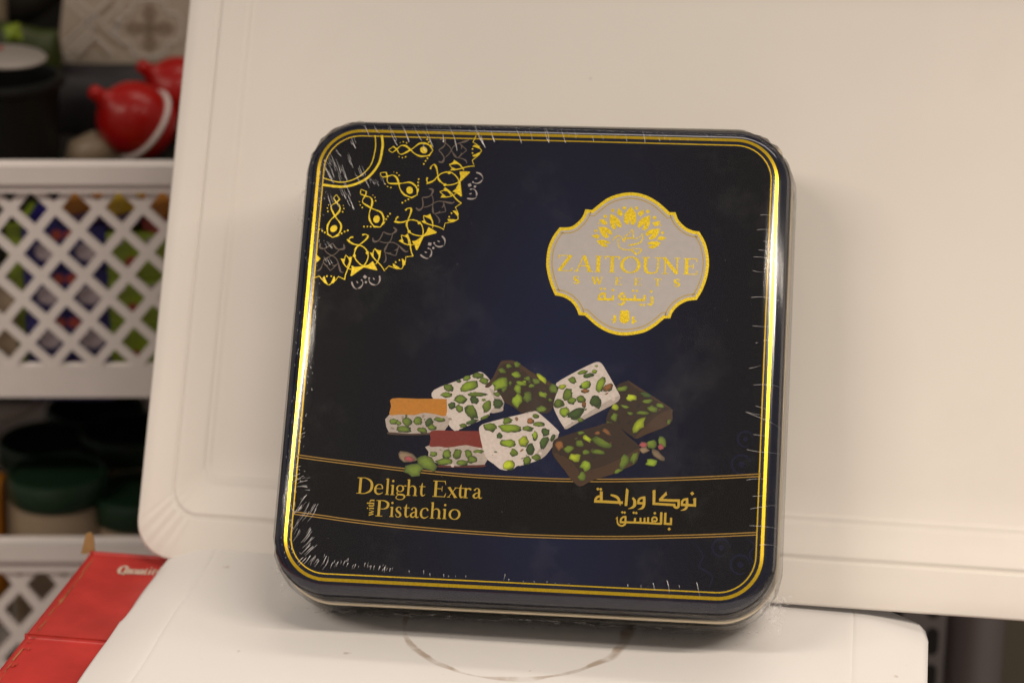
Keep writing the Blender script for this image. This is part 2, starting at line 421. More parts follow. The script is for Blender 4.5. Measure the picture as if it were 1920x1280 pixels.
# the two rings of the quarter circle
ga.stroke([face(x, y) for x, y in ((713, 240), (717, 262), (716.7, 281), (708.7, 310), (684.8, 336.8), (647.6, 350), (605, 346.5), (590, 342))], 4.6*PXM, 6)
ga.stroke([face(x, y) for x, y in ((701.5, 240), (704, 262), (703.5, 281), (694.5, 311), (670.8, 333), (640, 342), (607.5, 334.5), (590, 330))], 1.9*PXM, 6)
ga.build('gold_filigree', M['gold'], ornament)
ka = Art(.00007); ka.clip = clipf
g_ = Rep(ka, ZY, (-1, 0, 1, 2))
g_.st([(1070, 1045), (1095, 1110), (1180, 1095), (1240, 1000), (1270, 938), (1340, 968), (1420, 975), (1505, 910), (1455, 848)], [26, 44, 26, 24, 18, 32, 20, 48, 20])
g_.st([(1440, 980), (1410, 1080), (1350, 1160), (1300, 1280)], 18); g_.st([(1200, 1110), (1300, 1135), (1440, 1130), (1530, 1170), (1674, 1285)], 18)
g_ = Rep(ka, ZO, (-1, 0, 1, 2))
g_.st([(1530, 0), (1480, 80), (1490, 150), (1600, 185), (1712, 222)], 20); g_.st([(1780, 10), (1762, 80), (1718, 220)], 20)
g_.st([(1500, 150), (1580, 172), (1620, 150)], [14, 28, 10]); g_.st([(1685, 110), (1735, 95), (1760, 60)], [10, 28, 12])
g_.st([(1490, 170), (1510, 260), (1500, 330), (1460, 372)], [12, 26, 34, 12]); g_.st([(1790, 20), (1860, 95), (1930, 135), (1985, 120)], [12, 26, 34, 12])
ka.build('bronze_knots', M['knot'], ornament)
sa = Art(.00009); sa.clip = clipf
g_ = Rep(sa, ZO, (0, 1, 2))
g_.po([(1020, 672), (1060, 625), (1112, 664), (1072, 712)])
for x, y, r in ((1155, 695, 20), (1085, 780, 27), (995, 735, 18)): g_.do(x, y, r)
g_.st([(785, 770), (805, 840), (850, 905), (905, 928)], [34, 42, 22, 6]); g_.st([(915, 905), (960, 895), (1010, 840), (1022, 780), (998, 735)], [16, 40, 26, 16, 12])
g_.st([(1150, 700), (1160, 770), (1215, 825), (1285, 838)], [12, 22, 40, 20]); g_.st([(1295, 845), (1350, 805), (1382, 730), (1372, 645)], [6, 16, 42, 34])
g_.st([(890, 755), (905, 785), (925, 795)], [12, 30, 12]); g_.st([(1240, 685), (1256, 715), (1275, 722)], [12, 30, 12])
sa.build('silver_scrolls', M['silver'], ornament)

# -- band with lettering
band = empty('title_band', (0, 0, 0)); band.parent = tin
up = [(557, 852), (610, 859.5), (710, 872), (750.6, 877), (823.7, 884.4), (900, 890.5), (1000, 895.3), (1060, 897.4), (1127, 897.9), (1190, 897.3), (1258, 895.6), (1340, 892.5), (1426, 888)]
lo = [(549, 958.4), (610, 966.5), (640, 971), (700, 978.6), (770, 986), (860, 993.6), (940, 999), (980, 1001.3), (1080, 1004.4), (1177, 1004.9), (1261, 1003.2), (1340, 1001), (1419.5, 997.5)]
ba = Art(.00004)
U_ = crom([face(x, y) for x, y in up], 4); L_ = crom([face(x, y+4) for x, y in lo], 4)
n = min(len(U_), len(L_))
ba._add(U_[:n] + L_[:n], [(i, i+1, n+i+1, n+i) for i in range(n-1)])
ba.build('black_strip', M['band'], band)
la = Art(.00008)
for ln in (up, lo):
    for o in (0, 4.7): la.stroke([face(x, y+o) for x, y in ln], 1.55*PXM, 5)
la.build('fine_gold_rule', M['copper'], band)

SER = lambda x0, x1, y: ([(x0, y), (x1, y)], .045)
def ring_(cx, cy, rx, ry, a, b_):
    n = 20
    return ([(cx+rx*math.cos(2*math.pi*i/n), cy+ry*math.sin(2*math.pi*i/n)) for i in range(n)], [b_ + (a-b_)*abs(math.cos(2*math.pi*i/n))**1.4 for i in range(n)], True)
GL = {
'D': [([(.22, 0), (.22, 1)], .18), ([(.2, .975), (.5, .975), (.82, .8), (.91, .5), (.82, .2), (.5, .025), (.2, .025)], [.05, .06, .15, .19, .15, .06, .05]), SER(.02, .35, .022), SER(.02, .35, .978)],
'e': [([(.1, .36), (.9, .36)], .042), ([(.88, .36), (.8, .55), (.52, .63), (.22, .52), (.12, .3), (.22, .1), (.55, .02), (.95, .14)], [.09, .08, .05, .11, .16, .13, .09, .03])],
'l': [([(.5, 0), (.5, 1)], .15), SER(.1, .9, .02), ([(.1, .95), (.5, 1)], .05)],
'i': [([(.5, 0), (.5, .62)], .15), SER(.1, .9, .02), ([(.1, .57), (.5, .62)], .05), ('dot', .5, .86, .085)],
'g': [ring_(.42, .42, .3, .19, .12, .05), ([(.66, .54), (.85, .6), (1, .58)], [.04, .06, .08]), ([(.3, .26), (.14, .16), (.25, .06), (.7, .04), (.9, -.07), (.75, -.22), (.4, -.26), (.1, -.18), (.14, -.05), (.35, .03)], [.04, .06, .09, .13, .12, .06, .05, .06, .05, .04])],
'h': [([(.2, 0), (.2, 1)], .15), SER(.02, .4, .02), ([(.05, .95), (.2, 1)], .05), ([(.22, .45), (.45, .6), (.7, .56), (.79, .4), (.79, .2), (.79, 0)], [.04, .06, .12, .15, .15, .15]), SER(.6, .98, .02)],
't': [([(.52, .82), (.42, .6), (.42, .2), (.55, .05), (.75, .04), (.98, .12)], [.02, .13, .15, .12, .07, .03]), ([(.08, .595), (.95, .595)], .05)],
'E': [([(.24, 0), (.24, 1)], .18), SER(.02, .9, .975), ([(.88, 1), (.95, .76)], [.08, .02]), ([(.24, .51), (.68, .51)], .05), ([(.7, .66), (.7, .36)], .045), SER(.02, .93, .025), ([(.9, 0), (1, .26)], [.09, .02])],
'x': [([(.14, .62), (.86, 0)], .16), ([(.84, .62), (.12, 0)], .05), SER(0, .34, .6), SER(.68, 1, .6), SER(0, .3, .02), SER(.66, 1, .02)],
'r': [([(.3, 0), (.3, .62)], .15), SER(.05, .6, .02), ([(.08, .57), (.3, .62)], .05), ([(.32, .42), (.5, .57), (.8, .6)], [.04, .07, .11]), ('dot', .84, .55, .075)],
'a': [([(.2, .48), (.33, .6), (.55, .61), (.67, .47), (.68, .15), (.78, .03), (1, .07)], [.13, .06, .07, .14, .14, .1, .03]), ([(.66, .38), (.32, .3), (.15, .16), (.27, .04), (.5, .06), (.67, .18)], [.04, .08, .14, .1, .06, .04])],
'P': [([(.26, 0), (.26, 1)], .18), SER(.02, .55, .022), SER(.02, .4, .978), ([(.26, .975), (.6, .975), (.87, .86), (.92, .72), (.84, .56), (.6, .47), (.3, .47)], [.05, .07, .15, .18, .14, .06, .04])],
's': [([(.85, .46), (.78, .59), (.48, .625), (.2, .5), (.33, .37), (.66, .27), (.85, .13), (.6, .01), (.25, .03), (.13, .18)], [.03, .05, .06, .12, .15, .15, .12, .06, .05, .03])],
'c': [([(.85, .47), (.74, .59), (.5, .62), (.22, .52), (.12, .3), (.22, .09), (.55, .01), (.95, .13)], [.13, .08, .05, .11, .16, .13, .08, .03])],
'o': [ring_(.5, .31, .4, .3, .16, .05)],
'w': [([(.1, .62), (.32, 0)], .13), ([(.32, 0), (.52, .62)], .05), ([(.45, .62), (.7, 0)], .13), ([(.7, 0), (.92, .62)], .05), SER(0, .25, .6), SER(.8, 1, .6)],
'Z': [SER(.08, .96, .965), ([(.86, .98), (.14, .02)], .17), SER(.06, .97, .035), ([(.07, .98), (.1, .76)], [.09, .03]), ([(.92, .02), (1, .25)], [.1, .03])],
'A': [([(.5, 1), (.16, .02)], .07), ([(.5, 1), (.84, .02)], .17), ([(.3, .35), (.68, .35)], .05), SER(.02, .3, .02), SER(.68, 1, .02)],
'I': [([(.5, 0), (.5, 1)], .19), SER(.05, .95, .02), SER(.05, .95, .98)],
'T': [([(.5, 0), (.5, 1)], .17), SER(.3, .7, .02), ([(.05, .97), (.95, .97)], .06), ([(.04, .99), (.09, .78)], [.1, .03]), ([(.96, .99), (.91, .78)], [.1, .03])],
'O': [ring_(.5, .5, .45, .48, .17, .06)],
'U': [([(.22, 1), (.22, .6), (.22, .35), (.3, .1), (.55, .02), (.78, .12), (.84, .35), (.84, .6), (.84, 1)], [.17, .17, .17, .15, .08, .08, .085, .085, .085]), SER(.05, .42, .98), SER(.68, 1, .98)],
'N': [([(.22, 0), (.22, .98)], .075), ([(.14, 1), (.84, .02)], .17), ([(.84, 0), (.84, 1)], .075), SER(.05, .4, .02), SER(0, .22, .98), SER(.68, 1, .98)],
'S': [([(.82, .76), (.76, .93), (.48, .98), (.2, .82), (.3, .6), (.66, .42), (.84, .22), (.6, .02), (.25, .05), (.13, .28)], [.08, .08, .1, .18, .24, .24, .18, .1, .08, .08])],
'W': [([(.1, 1), (.32, 0)], .2), ([(.32, 0), (.52, 1)], .09), ([(.45, 1), (.7, 0)], .2), ([(.7, 0), (.92, 1)], .09), SER(0, .3, .97), SER(.75, 1, .97)],
'Q': [ring_(.48, .5, .42, .46, .24, .2), ([(.5, .2), (.9, -.12)], .2)],
'u': [([(.2, .62), (.2, .2), (.4, .04), (.75, .15)], .2), ([(.8, .62), (.8, 0)], .22)],
'n': [([(.2, 0), (.2, .62)], .22), ([(.22, .5), (.55, .6), (.8, .4), (.8, 0)], .2)],
'y': [([(.15, .62), (.5, 0)], .2), ([(.88, .62), (.5, 0), (.3, -.26), (.1, -.24)], .16)],
}
def glyph(art, ch, x0, x1, org, ex, ey, cap, wk=1.0):
    """letter between x0 and x1 along ex from org, cap height cap (metres)"""
    def pt(fx, y):
        a = x0 + (x1-x0)*fx; return (org[0] + ex[0]*a + ey[0]*y*cap, org[1] + ex[1]*a + ey[1]*y*cap)
    for s_ in GL[ch]:
        if s_[0] == 'dot': art.dot(pt(s_[1], s_[2]), s_[3]*cap*wk); continue
        P, w = s_[0], s_[1]
        w = [x*cap*wk for x in w] if isinstance(w, (list, tuple)) else w*cap*wk
        art.stroke([pt(*p) for p in P], w, 5 if len(P) > 2 else 1, len(s_) > 2)
def line_of(art, z, a, b_, cap, items, wk=1.0):
    """text on the baseline a-b (zoom coordinates); items = (char, left, right) measured at the baseline"""
    A, B = z(*a), z(*b_); d = np.array(B)-np.array(A); l = np.linalg.norm(d); ex = d/l; ey = (-ex[1], ex[0])
    k = l/math.hypot(b_[0]-a[0], b_[1]-a[1])
    for ch, x0, x1 in items: glyph(art, ch, (x0-a[0])*k, (x1-a[0])*k, A, ex, ey, cap*k, wk)
ZT = Zm(640, 870, 6.4)
ta = Art(.00010)
line_of(ta, ZT, (180, 350), (1690, 414), 196, [('D', 176, 380), ('e', 390, 505), ('l', 520, 580), ('i', 582, 645), ('g', 650, 775), ('h', 776, 915), ('t', 925, 1008), ('E', 1090, 1255), ('x', 1270, 1392), ('t', 1392, 1470), ('r', 1458, 1560), ('a', 1568, 1690)], .86)
line_of(ta, ZT, (405, 622), (1430, 664), 195, [('P', 404, 565), ('i', 570, 635), ('s', 640, 722), ('t', 735, 815), ('a', 815, 930), ('c', 940, 1050), ('h', 1060, 1200), ('i', 1206, 1268), ('o', 1284, 1428)], .86)
A_, B_ = ZT(384, 620), ZT(398, 420)
d = np.array(B_)-np.array(A_); l = np.linalg.norm(d); ex = d/l
for ch, f0, f1 in (('w', 0, .40), ('i', .40, .52), ('t', .52, .72), ('h', .70, 1.0)):
    glyph(ta, ch, f0*l, f1*l, A_, ex, (-ex[1], ex[0]), ZT.w(88), 1.15)
ta.build('latin_lettering', M['gold_flat'], band)
ZR = Zm(1100, 900, 8.727)
aa = Art(.00010)
def rs(z, art, pts, w, k=5, closed=False): art.stroke(z.L(pts), z.w(w), k, closed)
def dia(z, art, x, y, r): art.poly(z.L([(x-r, y-r*.1), (x+r*.1, y-r), (x+r, y+r*.1), (x-r*.1, y+r)]))
for p, w, k in [
    ([(240, 180), (238, 345)], 46, 1), ([(245, 262), (185, 268), (148, 305), (140, 350)], 38, 5), ([(122, 342), (300, 350), (480, 360), (592, 366)], 44, 5),
    ([(392, 238), (470, 262), (520, 300), (535, 355), (552, 415)], [26, 44, 44, 38, 6], 5),
    ([(664, 160), (642, 418)], 44, 1),
    ([(752, 285), (785, 335), (785, 400), (755, 440), (675, 468)], [30, 46, 50, 38, 4], 5),
    ([(958, 280), (885, 292), (850, 325), (848, 372)], 36, 5), ([(828, 372), (945, 376)], 38, 1), ([(942, 262), (938, 390), (910, 452), (835, 478)], [40, 46, 38, 4], 5),
    ([(1104, 160), (1100, 400)], 46, 1), ([(1080, 382), (1250, 392), (1450, 404)], 40, 1),
    ([(1432, 396), (1440, 432), (1472, 448), (1502, 425), (1506, 330)], 40, 4), ([(1526, 332), (1350, 328), (1185, 320)], 42, 1), ([(1195, 322), (1302, 215)], 42, 1),
    ([(1655, 305), (1590, 318), (1562, 350), (1560, 398)], 36, 5), ([(1540, 398), (1790, 412)], 40, 1), ([(1642, 290), (1640, 415), (1610, 470), (1535, 494)], [40, 42, 36, 4], 5),
    ([(1768, 425), (1770, 290)], 42, 1),
    ([(645, 592), (590, 605), (560, 640), (556, 690)], 30, 5), ([(540, 684), (800, 690), (1000, 698), (1225, 712)], 32, 1),
    ([(636, 585), (634, 690), (615, 728), (568, 744), (515, 715), (500, 660), (505, 605)], [30, 34, 32, 28, 26, 22, 8], 5),
    ([(785, 690), (793, 615)], 32, 1), ([(880, 692), (882, 612)], 30, 1), ([(946, 696), (948, 612)], 30, 1), ([(1004, 700), (1006, 602)], 32, 1),
    ([(1080, 690), (1070, 640), (1095, 604), (1138, 612), (1148, 650), (1120, 672), (1095, 655)], 28, 5),
    ([(1216, 718), (1222, 522)], 38, 1), ([(1280, 722), (1290, 528)], 38, 1), ([(1270, 708), (1395, 716)], 34, 1), ([(1378, 728), (1382, 612)], 34, 1)]:
    rs(ZR, aa, p, w, k)
for q in ([(640, 170), (650, 125), (692, 168), (680, 200)], [(1072, 192), (1118, 150), (1126, 210), (1085, 215)], [(1262, 230), (1302, 182), (1318, 240), (1290, 255)], [(1735, 312), (1792, 285), (1790, 330), (1745, 330)], [(210, 205), (262, 178), (262, 215)], [(470, 630), (505, 590), (510, 640)]):
    aa.poly(ZR.L(q))
for x, y, r in ((184, 142, 27), (230, 147, 27), (1727, 216, 34), (584, 524, 24), (622, 527, 24), (770, 530, 24), (812, 534, 24), (1116, 538, 26), (1350, 797, 28)): dia(ZR, aa, x, y, r)
aa.build('arabic_lettering', M['gold_flat'], band)

# -- brand emblem
emblem = empty('brand_emblem', (0, 0, 0)); emblem.parent = tin
ZE = Zm(1000, 340, 4.128)
arcs = [[(455, 222), (560, 140), (650, 102), (755, 87), (860, 105), (965, 160), (1055, 240)], [(1100, 240), (1125, 300), (1175, 352), (1230, 380), (1285, 390)],
        [(1330, 470), (1354, 560), (1360, 640), (1346, 740), (1310, 840), (1265, 917)], [(1190, 927), (1125, 962), (1080, 1010), (1060, 1060)],
        [(1015, 1060), (940, 1122), (850, 1170), (710, 1192), (590, 1172), (490, 1118), (400, 1038)], [(352, 1035), (330, 980), (290, 930), (230, 895), (168, 882)],
        [(130, 790), (105, 690), (100, 620), (113, 520), (150, 430), (203, 357)], [(290, 352), (350, 310), (385, 265), (403, 217)]]
full = [[(455, 222)] + arcs[0][1:], [arcs[1][0]] + arcs[1][1:], [arcs[1][-1]] + arcs[2], [arcs[2][-1]] + arcs[3], arcs[4], arcs[5], [arcs[5][-1]] + arcs[6], [arcs[6][-1]] + arcs[7]]
outl = []
for i, a in enumerate(full):
    c_ = crom(a, 6)
    if outl and math.dist(c_[0], outl[-1]) < 1: c_ = c_[1:]
    outl += c_
def inset(poly, d):
    n = len(poly); out = []
    for i in range(n):
        p, q, r_ = np.array(poly[i-1]), np.array(poly[i]), np.array(poly[(i+1) % n])
        a = (q-p)/np.linalg.norm(q-p); b_ = (r_-q)/np.linalg.norm(r_-q)
        na, nb = np.array([-a[1], a[0]]), np.array([-b_[1], b_[0]])
        nn = na+nb; nn /= np.linalg.norm(nn); out.append(tuple(q + nn*d/max(.55, nn@na)))
    return out
ea = Art(.00006); ea.poly(ZE.L(outl)); ea.build('gold_border', M['gold'], emblem)
ea = Art(.00010); ea.poly(ZE.L(inset(outl, 25))); ea.build('pale_panel', M['plate'], emblem)
ea = Art(.00013); ea.stroke(ZE.L(inset(outl, 45)), ZE.w(7.5), 1, True); ea.build('fine_line', M['gold_flat'], emblem)
Z1, ZL, ZB = Zm(1030, 460, 10.669), Zm(1090, 370, 10.667), Zm(1100, 530, 12.8)
ea = Art(.00014)
o2 = 1494
line_of(ea, Z1, (150, 512), (2964, 592), 338, [('Z', 150, 462), ('A', 490, 872), ('I', 905, 1048), ('T', 1095, 1412), ('O', 1428, 1808), ('U', o2+336, o2+742), ('N', o2+738, o2+1122), ('E', o2+1178, o2+1468)], 1.15)
line_of(ea, Z1, (470, 765), (2609, 828), 152, [('S', 466, 606), ('W', 840, 1075), ('E', 1308, 1458), ('E', o2+200, o2+356), ('T', o2+595, o2+752), ('S', o2+982, o2+1125)], 1.35)
for p, w, k in [([(435, 255), (360, 268), (310, 315), (300, 390)], 56, 5), ([(262, 392), (460, 402), (650, 402)], 60, 1), ([(425, 235), (438, 390)], 58, 1), ([(620, 405), (638, 300)], 56, 1),
                ([(905, 250), (820, 275), (785, 345), (830, 395), (905, 385), (895, 300)], 54, 5), ([(905, 300), (905, 400), (885, 490), (825, 528), (742, 505)], [52, 60, 58, 46, 10], 5),
                ([(830, 392), (1150, 412), (1405, 418)], 60, 1), ([(1155, 410), (1155, 292)], 54, 1), ([(1378, 420), (1396, 300)], 58, 1), ([(1566, 335), (1570, 470), (1535, 528), (1448, 512)], [56, 62, 56, 14], 5)]:
    rs(ZB, ea, p, w, k)
for x, y, r in ((337, 145, 36), (430, 150, 36), (630, 180, 40), (1115, 195, 36), (1205, 200, 36), (1295, 530, 36), (1380, 535, 36), (1552, 208, 40)): dia(ZB, ea, x, y, r)
ea.build('lettering', M['gold'], emblem)
ea = Art(.00014)
ea.poly(ZB.L([(810, 670), (870, 655), (905, 690), (945, 655), (1010, 672), (1022, 800), (1032, 900), (960, 968), (900, 982), (820, 950), (785, 880), (800, 760)]))
ea.poly(ZB.L([(565, 880), (645, 868), (640, 790), (705, 775), (712, 900), (665, 978), (615, 962), (650, 915)])); ea.poly(ZB.L([(1085, 815), (1160, 818), (1140, 885), (1218, 932), (1150, 945), (1125, 1002), (1072, 970), (1090, 900)]))
ea.build('tulip_bud', M['gold'], emblem)
ea = Art(.00014)
for q in ([(990, 185), (1050, 260), (1095, 330), (1100, 480), (1045, 562), (1000, 548), (968, 440), (950, 548), (895, 542), (848, 470), (868, 330), (930, 260)],
          [(585, 325), (680, 380), (760, 450), (810, 560), (780, 612), (725, 592), (660, 500), (705, 632), (640, 644), (590, 580), (562, 460)],
          [(1375, 362), (1372, 520), (1322, 632), (1258, 664), (1218, 640), (1275, 520), (1160, 622), (1116, 570), (1150, 480), (1230, 410)],
          [(342, 588), (500, 600), (590, 660), (625, 742), (580, 752), (480, 680), (562, 792), (490, 824), (420, 770), (380, 700)],
          [(1574, 628), (1540, 740), (1480, 820), (1390, 854), (1338, 825), (1440, 730), (1300, 782), (1286, 720), (1350, 660), (1450, 630)],
          [(302, 864), (420, 848), (540, 878), (582, 916), (530, 930), (440, 905), (532, 972), (500, 1002), (420, 982), (350, 930)],
          [(1592, 913), (1530, 982), (1430, 1032), (1348, 1012), (1350, 988), (1450, 945), (1328, 952), (1322, 908), (1400, 883), (1530, 883)],
          [(350, 450), (450, 440), (520, 510), (500, 562), (420, 540)], [(742, 218), (820, 290), (832, 350), (790, 392), (710, 330)], [(1242, 248), (1252, 330), (1180, 392), (1125, 330), (1170, 280)],
          [(1584, 480), (1540, 570), (1470, 584), (1418, 510), (1500, 482)], [(202, 770), (300, 736), (368, 770), (340, 834), (270, 815)], [(1704, 820), (1620, 864), (1515, 850), (1550, 786), (1620, 776)]):
    ea.poly(ZL.L(q))
for x, y, r in ((860, 215, 38), (1105, 220, 36), (630, 265, 36), (1330, 285, 38), (480, 385, 38), (1465, 410, 38), (290, 670, 32), (1625, 710, 32), (340, 525, 18), (1585, 562, 18)): ea.dot(ZL(x, y), ZL.w(r))
ea.build('leaf_crest', M['gold'], emblem)
ea = Art(.00014)
for p, w in [([(630, 875), (680, 800), (760, 770), (820, 830), (870, 905)], [14, 32, 26, 24, 18]), ([(740, 830), (740, 960), (800, 1030), (900, 1050), (1000, 1060)], 26), ([(840, 890), (880, 825), (1010, 818), (1100, 825), (1195, 770), (1215, 715)], [50, 44, 34, 20, 18, 12]),
             ([(850, 795), (960, 720), (1020, 650), (1045, 760), (1040, 815)], 24), ([(945, 962), (1080, 940), (1180, 900), (1230, 800), (1215, 715)], [40, 40, 34, 24, 12]), ([(990, 1040), (1060, 1100), (1105, 1142), (1190, 1070), (1185, 1020)], [36, 46, 30, 40, 26]), ([(1185, 1024), (1100, 1030), (1010, 1020)], 18)]:
    ea.stroke(ZL.L(p), ZL.w([q*.85 for q in w] if isinstance(w, list) else w*.85))
ea.build('dove_outline', M['gold'], emblem)

# -- colour picture of the sweets
pic = empty('sweets_picture', (0, 0, 0)); pic.parent = tin
P, Q = Zm(710, 660, 4.924), Zm(980, 660, 4.74)
CW = dict(w=(.64, .565, .535), wd=(.45, .385, .35), b=(.028, .0115, .004), bl=(.058, .025, .009), o=(.50, .20, .010), r=(.19, .014, .008), rd=(.10, .014, .010), ob=(.06, .03, .018))
NUT = {'g': ((.095, .145, .012), (.022, .034, .006)), 'y': ((.27, .33, .012), (.075, .10, .008)), 'd': ((.036, .070, .012), (.010, .020, .006)), 'k': ((.17, .07, .02), (.06, .025, .012)), 'p': ((.24, .05, .06), (.09, .05, .03)), 't': ((.17, .12, .075), (.06, .045, .025)), 'l': ((.17, .25, .012), (.036, .055, .007))}
def nut(art, z, x, y, rx, ry, ang, c, dz=.00002):
    rr = random.Random(int(x*7+y*13)); n = 11; a = R(ang); rx, ry = rx*1.02, ry*1.02
    light, dark = NUT[c]
    jit = [rr.uniform(.70, 1.18) for _ in range(n)]
    v = rr.uniform(.8, 1.2); light = tuple(q*v for q in light)
    loops = []; ofx, ofy = rr.uniform(-.55, .1), rr.uniform(-.55, .1)
    for k in (1.0, .86, rr.uniform(.3, .55)):
        ox, oy = (1-k)*rx*ofx, (1-k)*ry*ofy
        loops.append([z(x + ox + k*jit[i]*(rx*math.cos(2*math.pi*i/n)*math.cos(a) - ry*math.sin(2*math.pi*i/n)*math.sin(a)),
                        y + oy + k*jit[i]*(rx*math.cos(2*math.pi*i/n)*math.sin(a) + ry*math.sin(2*math.pi*i/n)*math.cos(a))) for i in range(n)])
    mid = tuple(.75*p+.25*q for p, q in zip(light, dark)); hi = tuple(min(1, q*1.6) for q in light)
    pts = loops[0]+loops[1]+loops[2]
    f = [(i, (i+1) % n, n+(i+1) % n, n+i) for i in range(n)] + [(n+i, n+(i+1) % n, 2*n+(i+1) % n, 2*n+i) for i in range(n)] + [tuple(range(2*n, 3*n))]
    art._add(pts, f, [dark]*n + [mid]*n + [hi]*n, dz)
def piece(name, z0, polys, nuts):
    a = Art(z0); dz = 0
    for pts, col in polys:
        a.poly(crom(pts, 3, True), CW[col], dz); dz += .000012
    main = polys[0][0]; cw = random.Random(len(nuts)*31 + int(z0*1e6))
    def inside(p):
        c_ = False
        for i in range(len(main)):
            (x1, y1), (x2, y2) = main[i-1], main[i]
            if (y1 > p[1]) != (y2 > p[1]) and p[0] < (x2-x1)*(p[1]-y1)/(y2-y1) + x1: c_ = not c_
        return c_
    xs, ys = [p[0] for p in main], [p[1] for p in main]; k = 0
    brown = polys[0][1] == 'b'
    while k < (46 if polys[0][1] == 'b' else 16):
        p = (cw.uniform(min(xs), max(xs)), cw.uniform(min(ys), max(ys)))
        q_ = (p[0] + (p[0]-sum(xs)/len(xs))*.1, p[1] + (p[1]-sum(ys)/len(ys))*.1)
        k += 1
        if not (inside(p) and inside(q_)): continue
        r_ = cw.uniform(.0003, .0009)
        if brown: col_ = cw.choice([(.10, .045, .018), (.014, .008, .006), (.06, .075, .014), (.02, .011, .007)])
        else: col_ = cw.choice([(.66, .58, .54), (.30, .24, .20), (.10, .12, .03), (.24, .13, .08), (.62, .54, .50)])
        a_ = cw.uniform(0, 3.14); rr_ = cw.uniform(.35, .9)
        a.poly([(p[0] + r_*cw.uniform(.75, 1.2)*(math.cos(t)*math.cos(a_) - rr_*math.sin(t)*math.sin(a_)), p[1] + r_*(math.cos(t)*math.sin(a_) + rr_*math.sin(t)*math.cos(a_))) for t in np.linspace(0, 6.283, 9, endpoint=False)], col_, dz)
    dz += .000012
    for z, x, y, rx, ry, an, c in nuts:
        if not brown: nut(a, z, x + rx*.05, y + ry*.10, rx*1.0, ry*1.0, an, 'd', dz)
        nut(a, z, x, y, rx, ry, an, c, dz + .000014)
    a.build(name, M['print'], pic)
def PL(l): return P.L(l)
def QL(l): return Q.L(l)
def pn(z, l): return [(z,) + t if len(t) == 6 else (z,) + t + ('g',) for t in l]
piece('brown_delight', .00010, [(PL([(1130, 85), (1180, 75), (1250, 78), (1330, 125), (1400, 175)]) + QL([(0, 120), (100, 185), (240, 262), (320, 322), (330, 350), (280, 420), (270, 490), (215, 545), (110, 530), (0, 545)]) + PL([(1320, 565), (1230, 500), (1120, 440), (1050, 385), (975, 320), (1050, 240), (1090, 160)]), 'b'),
      (PL([(1130, 90), (1180, 78), (1250, 82), (1330, 128), (1400, 180)]) + QL([(100, 195), (300, 320), (240, 300), (60, 215)]) + PL([(1360, 190), (1240, 110), (1150, 110)]), 'bl'), (PL([(1130, 90), (1140, 130), (1040, 310), (980, 318), (1050, 240), (1090, 160)]), 'bl')],
      pn(P, [(1140, 170, 40, 25, 20), (1275, 110, 35, 28, 20), (1270, 210, 50, 32, 10, 'l'), (1120, 290, 80, 62, -40, 'l'), (1200, 130, 30, 20, 0), (1320, 290, 50, 24, 10, 'l'), (1285, 345, 36, 46, -20, 'l'), (1275, 450, 46, 66, 10, 'l'), (1370, 245, 30, 18, 20), (1375, 415, 40, 45, 0), (1160, 340, 25, 32, 30), (1095, 390, 35, 25, 10), (1215, 285, 18, 20, 0)])
      + pn(Q, [(170, 235, 60, 26, 40, 'y'), (120, 260, 35, 30, 30), (45, 235, 25, 20, 0), (15, 275, 20, 25, 0, 'l'), (275, 325, 40, 45, -10), (180, 380, 40, 28, 20, 'l'), (45, 400, 42, 45, 0), (170, 505, 50, 35, 0), (245, 425, 20, 15, 0), (80, 300, 25, 20, 0)]))
piece('white_nougat', .00012, [(PL([(510, 350), (720, 265), (860, 210), (940, 182), (1010, 235), (1080, 340), (1150, 440), (1150, 510), (1140, 545), (1030, 560), (1000, 600), (740, 715), (690, 718), (640, 660), (620, 620), (628, 450), (505, 430)]), 'w'), (PL([(628, 470), (690, 560), (750, 705), (690, 718), (640, 660), (620, 620)]), 'w'), (PL([(1020, 330), (1150, 440), (1150, 510), (1140, 545), (1030, 560), (1080, 470)]), 'wd')],
      pn(P, [(645, 325, 45, 35, 20), (840, 315, 82, 45, -20, 'l'), (920, 215, 50, 28, 0), (815, 240, 40, 22, -20), (970, 265, 45, 30, 10), (625, 392, 55, 25, 0), (755, 430, 56, 45, 0), (905, 390, 90, 20, 0), (885, 445, 40, 34, 30, 'd'), (675, 490, 34, 34, 0, 'd'), (745, 520, 35, 35, 0), (855, 545, 50, 78, -30), (1000, 500, 38, 55, 25), (1100, 470, 46, 50, 0, 'd'), (970, 440, 20, 12, 0), (780, 680, 35, 20, 0), (860, 645, 60, 18, -20, 'd'), (980, 600, 45, 16, -25), (740, 268, 22, 14, 0, 'd')]))
piece('brown_delight', .00012, [(QL([(930, 255), (960, 265), (1170, 400), (1320, 500), (1330, 540), (1310, 640), (1100, 730), (1010, 770), (960, 740), (900, 700), (820, 640), (740, 620), (780, 500), (860, 430), (865, 380), (835, 300)]), 'b'), (QL([(935, 258), (960, 266), (1170, 400), (1320, 502), (1180, 430), (1000, 320)]), 'bl'), (QL([(1030, 720), (1200, 560), (1325, 510), (1330, 540), (1310, 640), (1100, 730), (1010, 770)]), 'bl')],
      pn(Q, [(890, 325, 50, 22, -10), (970, 405, 50, 32, 5, 'y'), (1110, 440, 45, 24, -10), (1095, 380, 60, 22, 20, 'd'), (1220, 475, 45, 22, 10), (1150, 505, 50, 30, 10), (1060, 540, 60, 20, 5), (910, 485, 40, 16, 10), (955, 545, 30, 14, 10), (825, 490, 40, 34, -10, 'y'), (815, 580, 32, 38, 0), (770, 640, 40, 24, 20), (1035, 640, 44, 82, 30, 'y'), (1300, 620, 18, 30, 20)]))
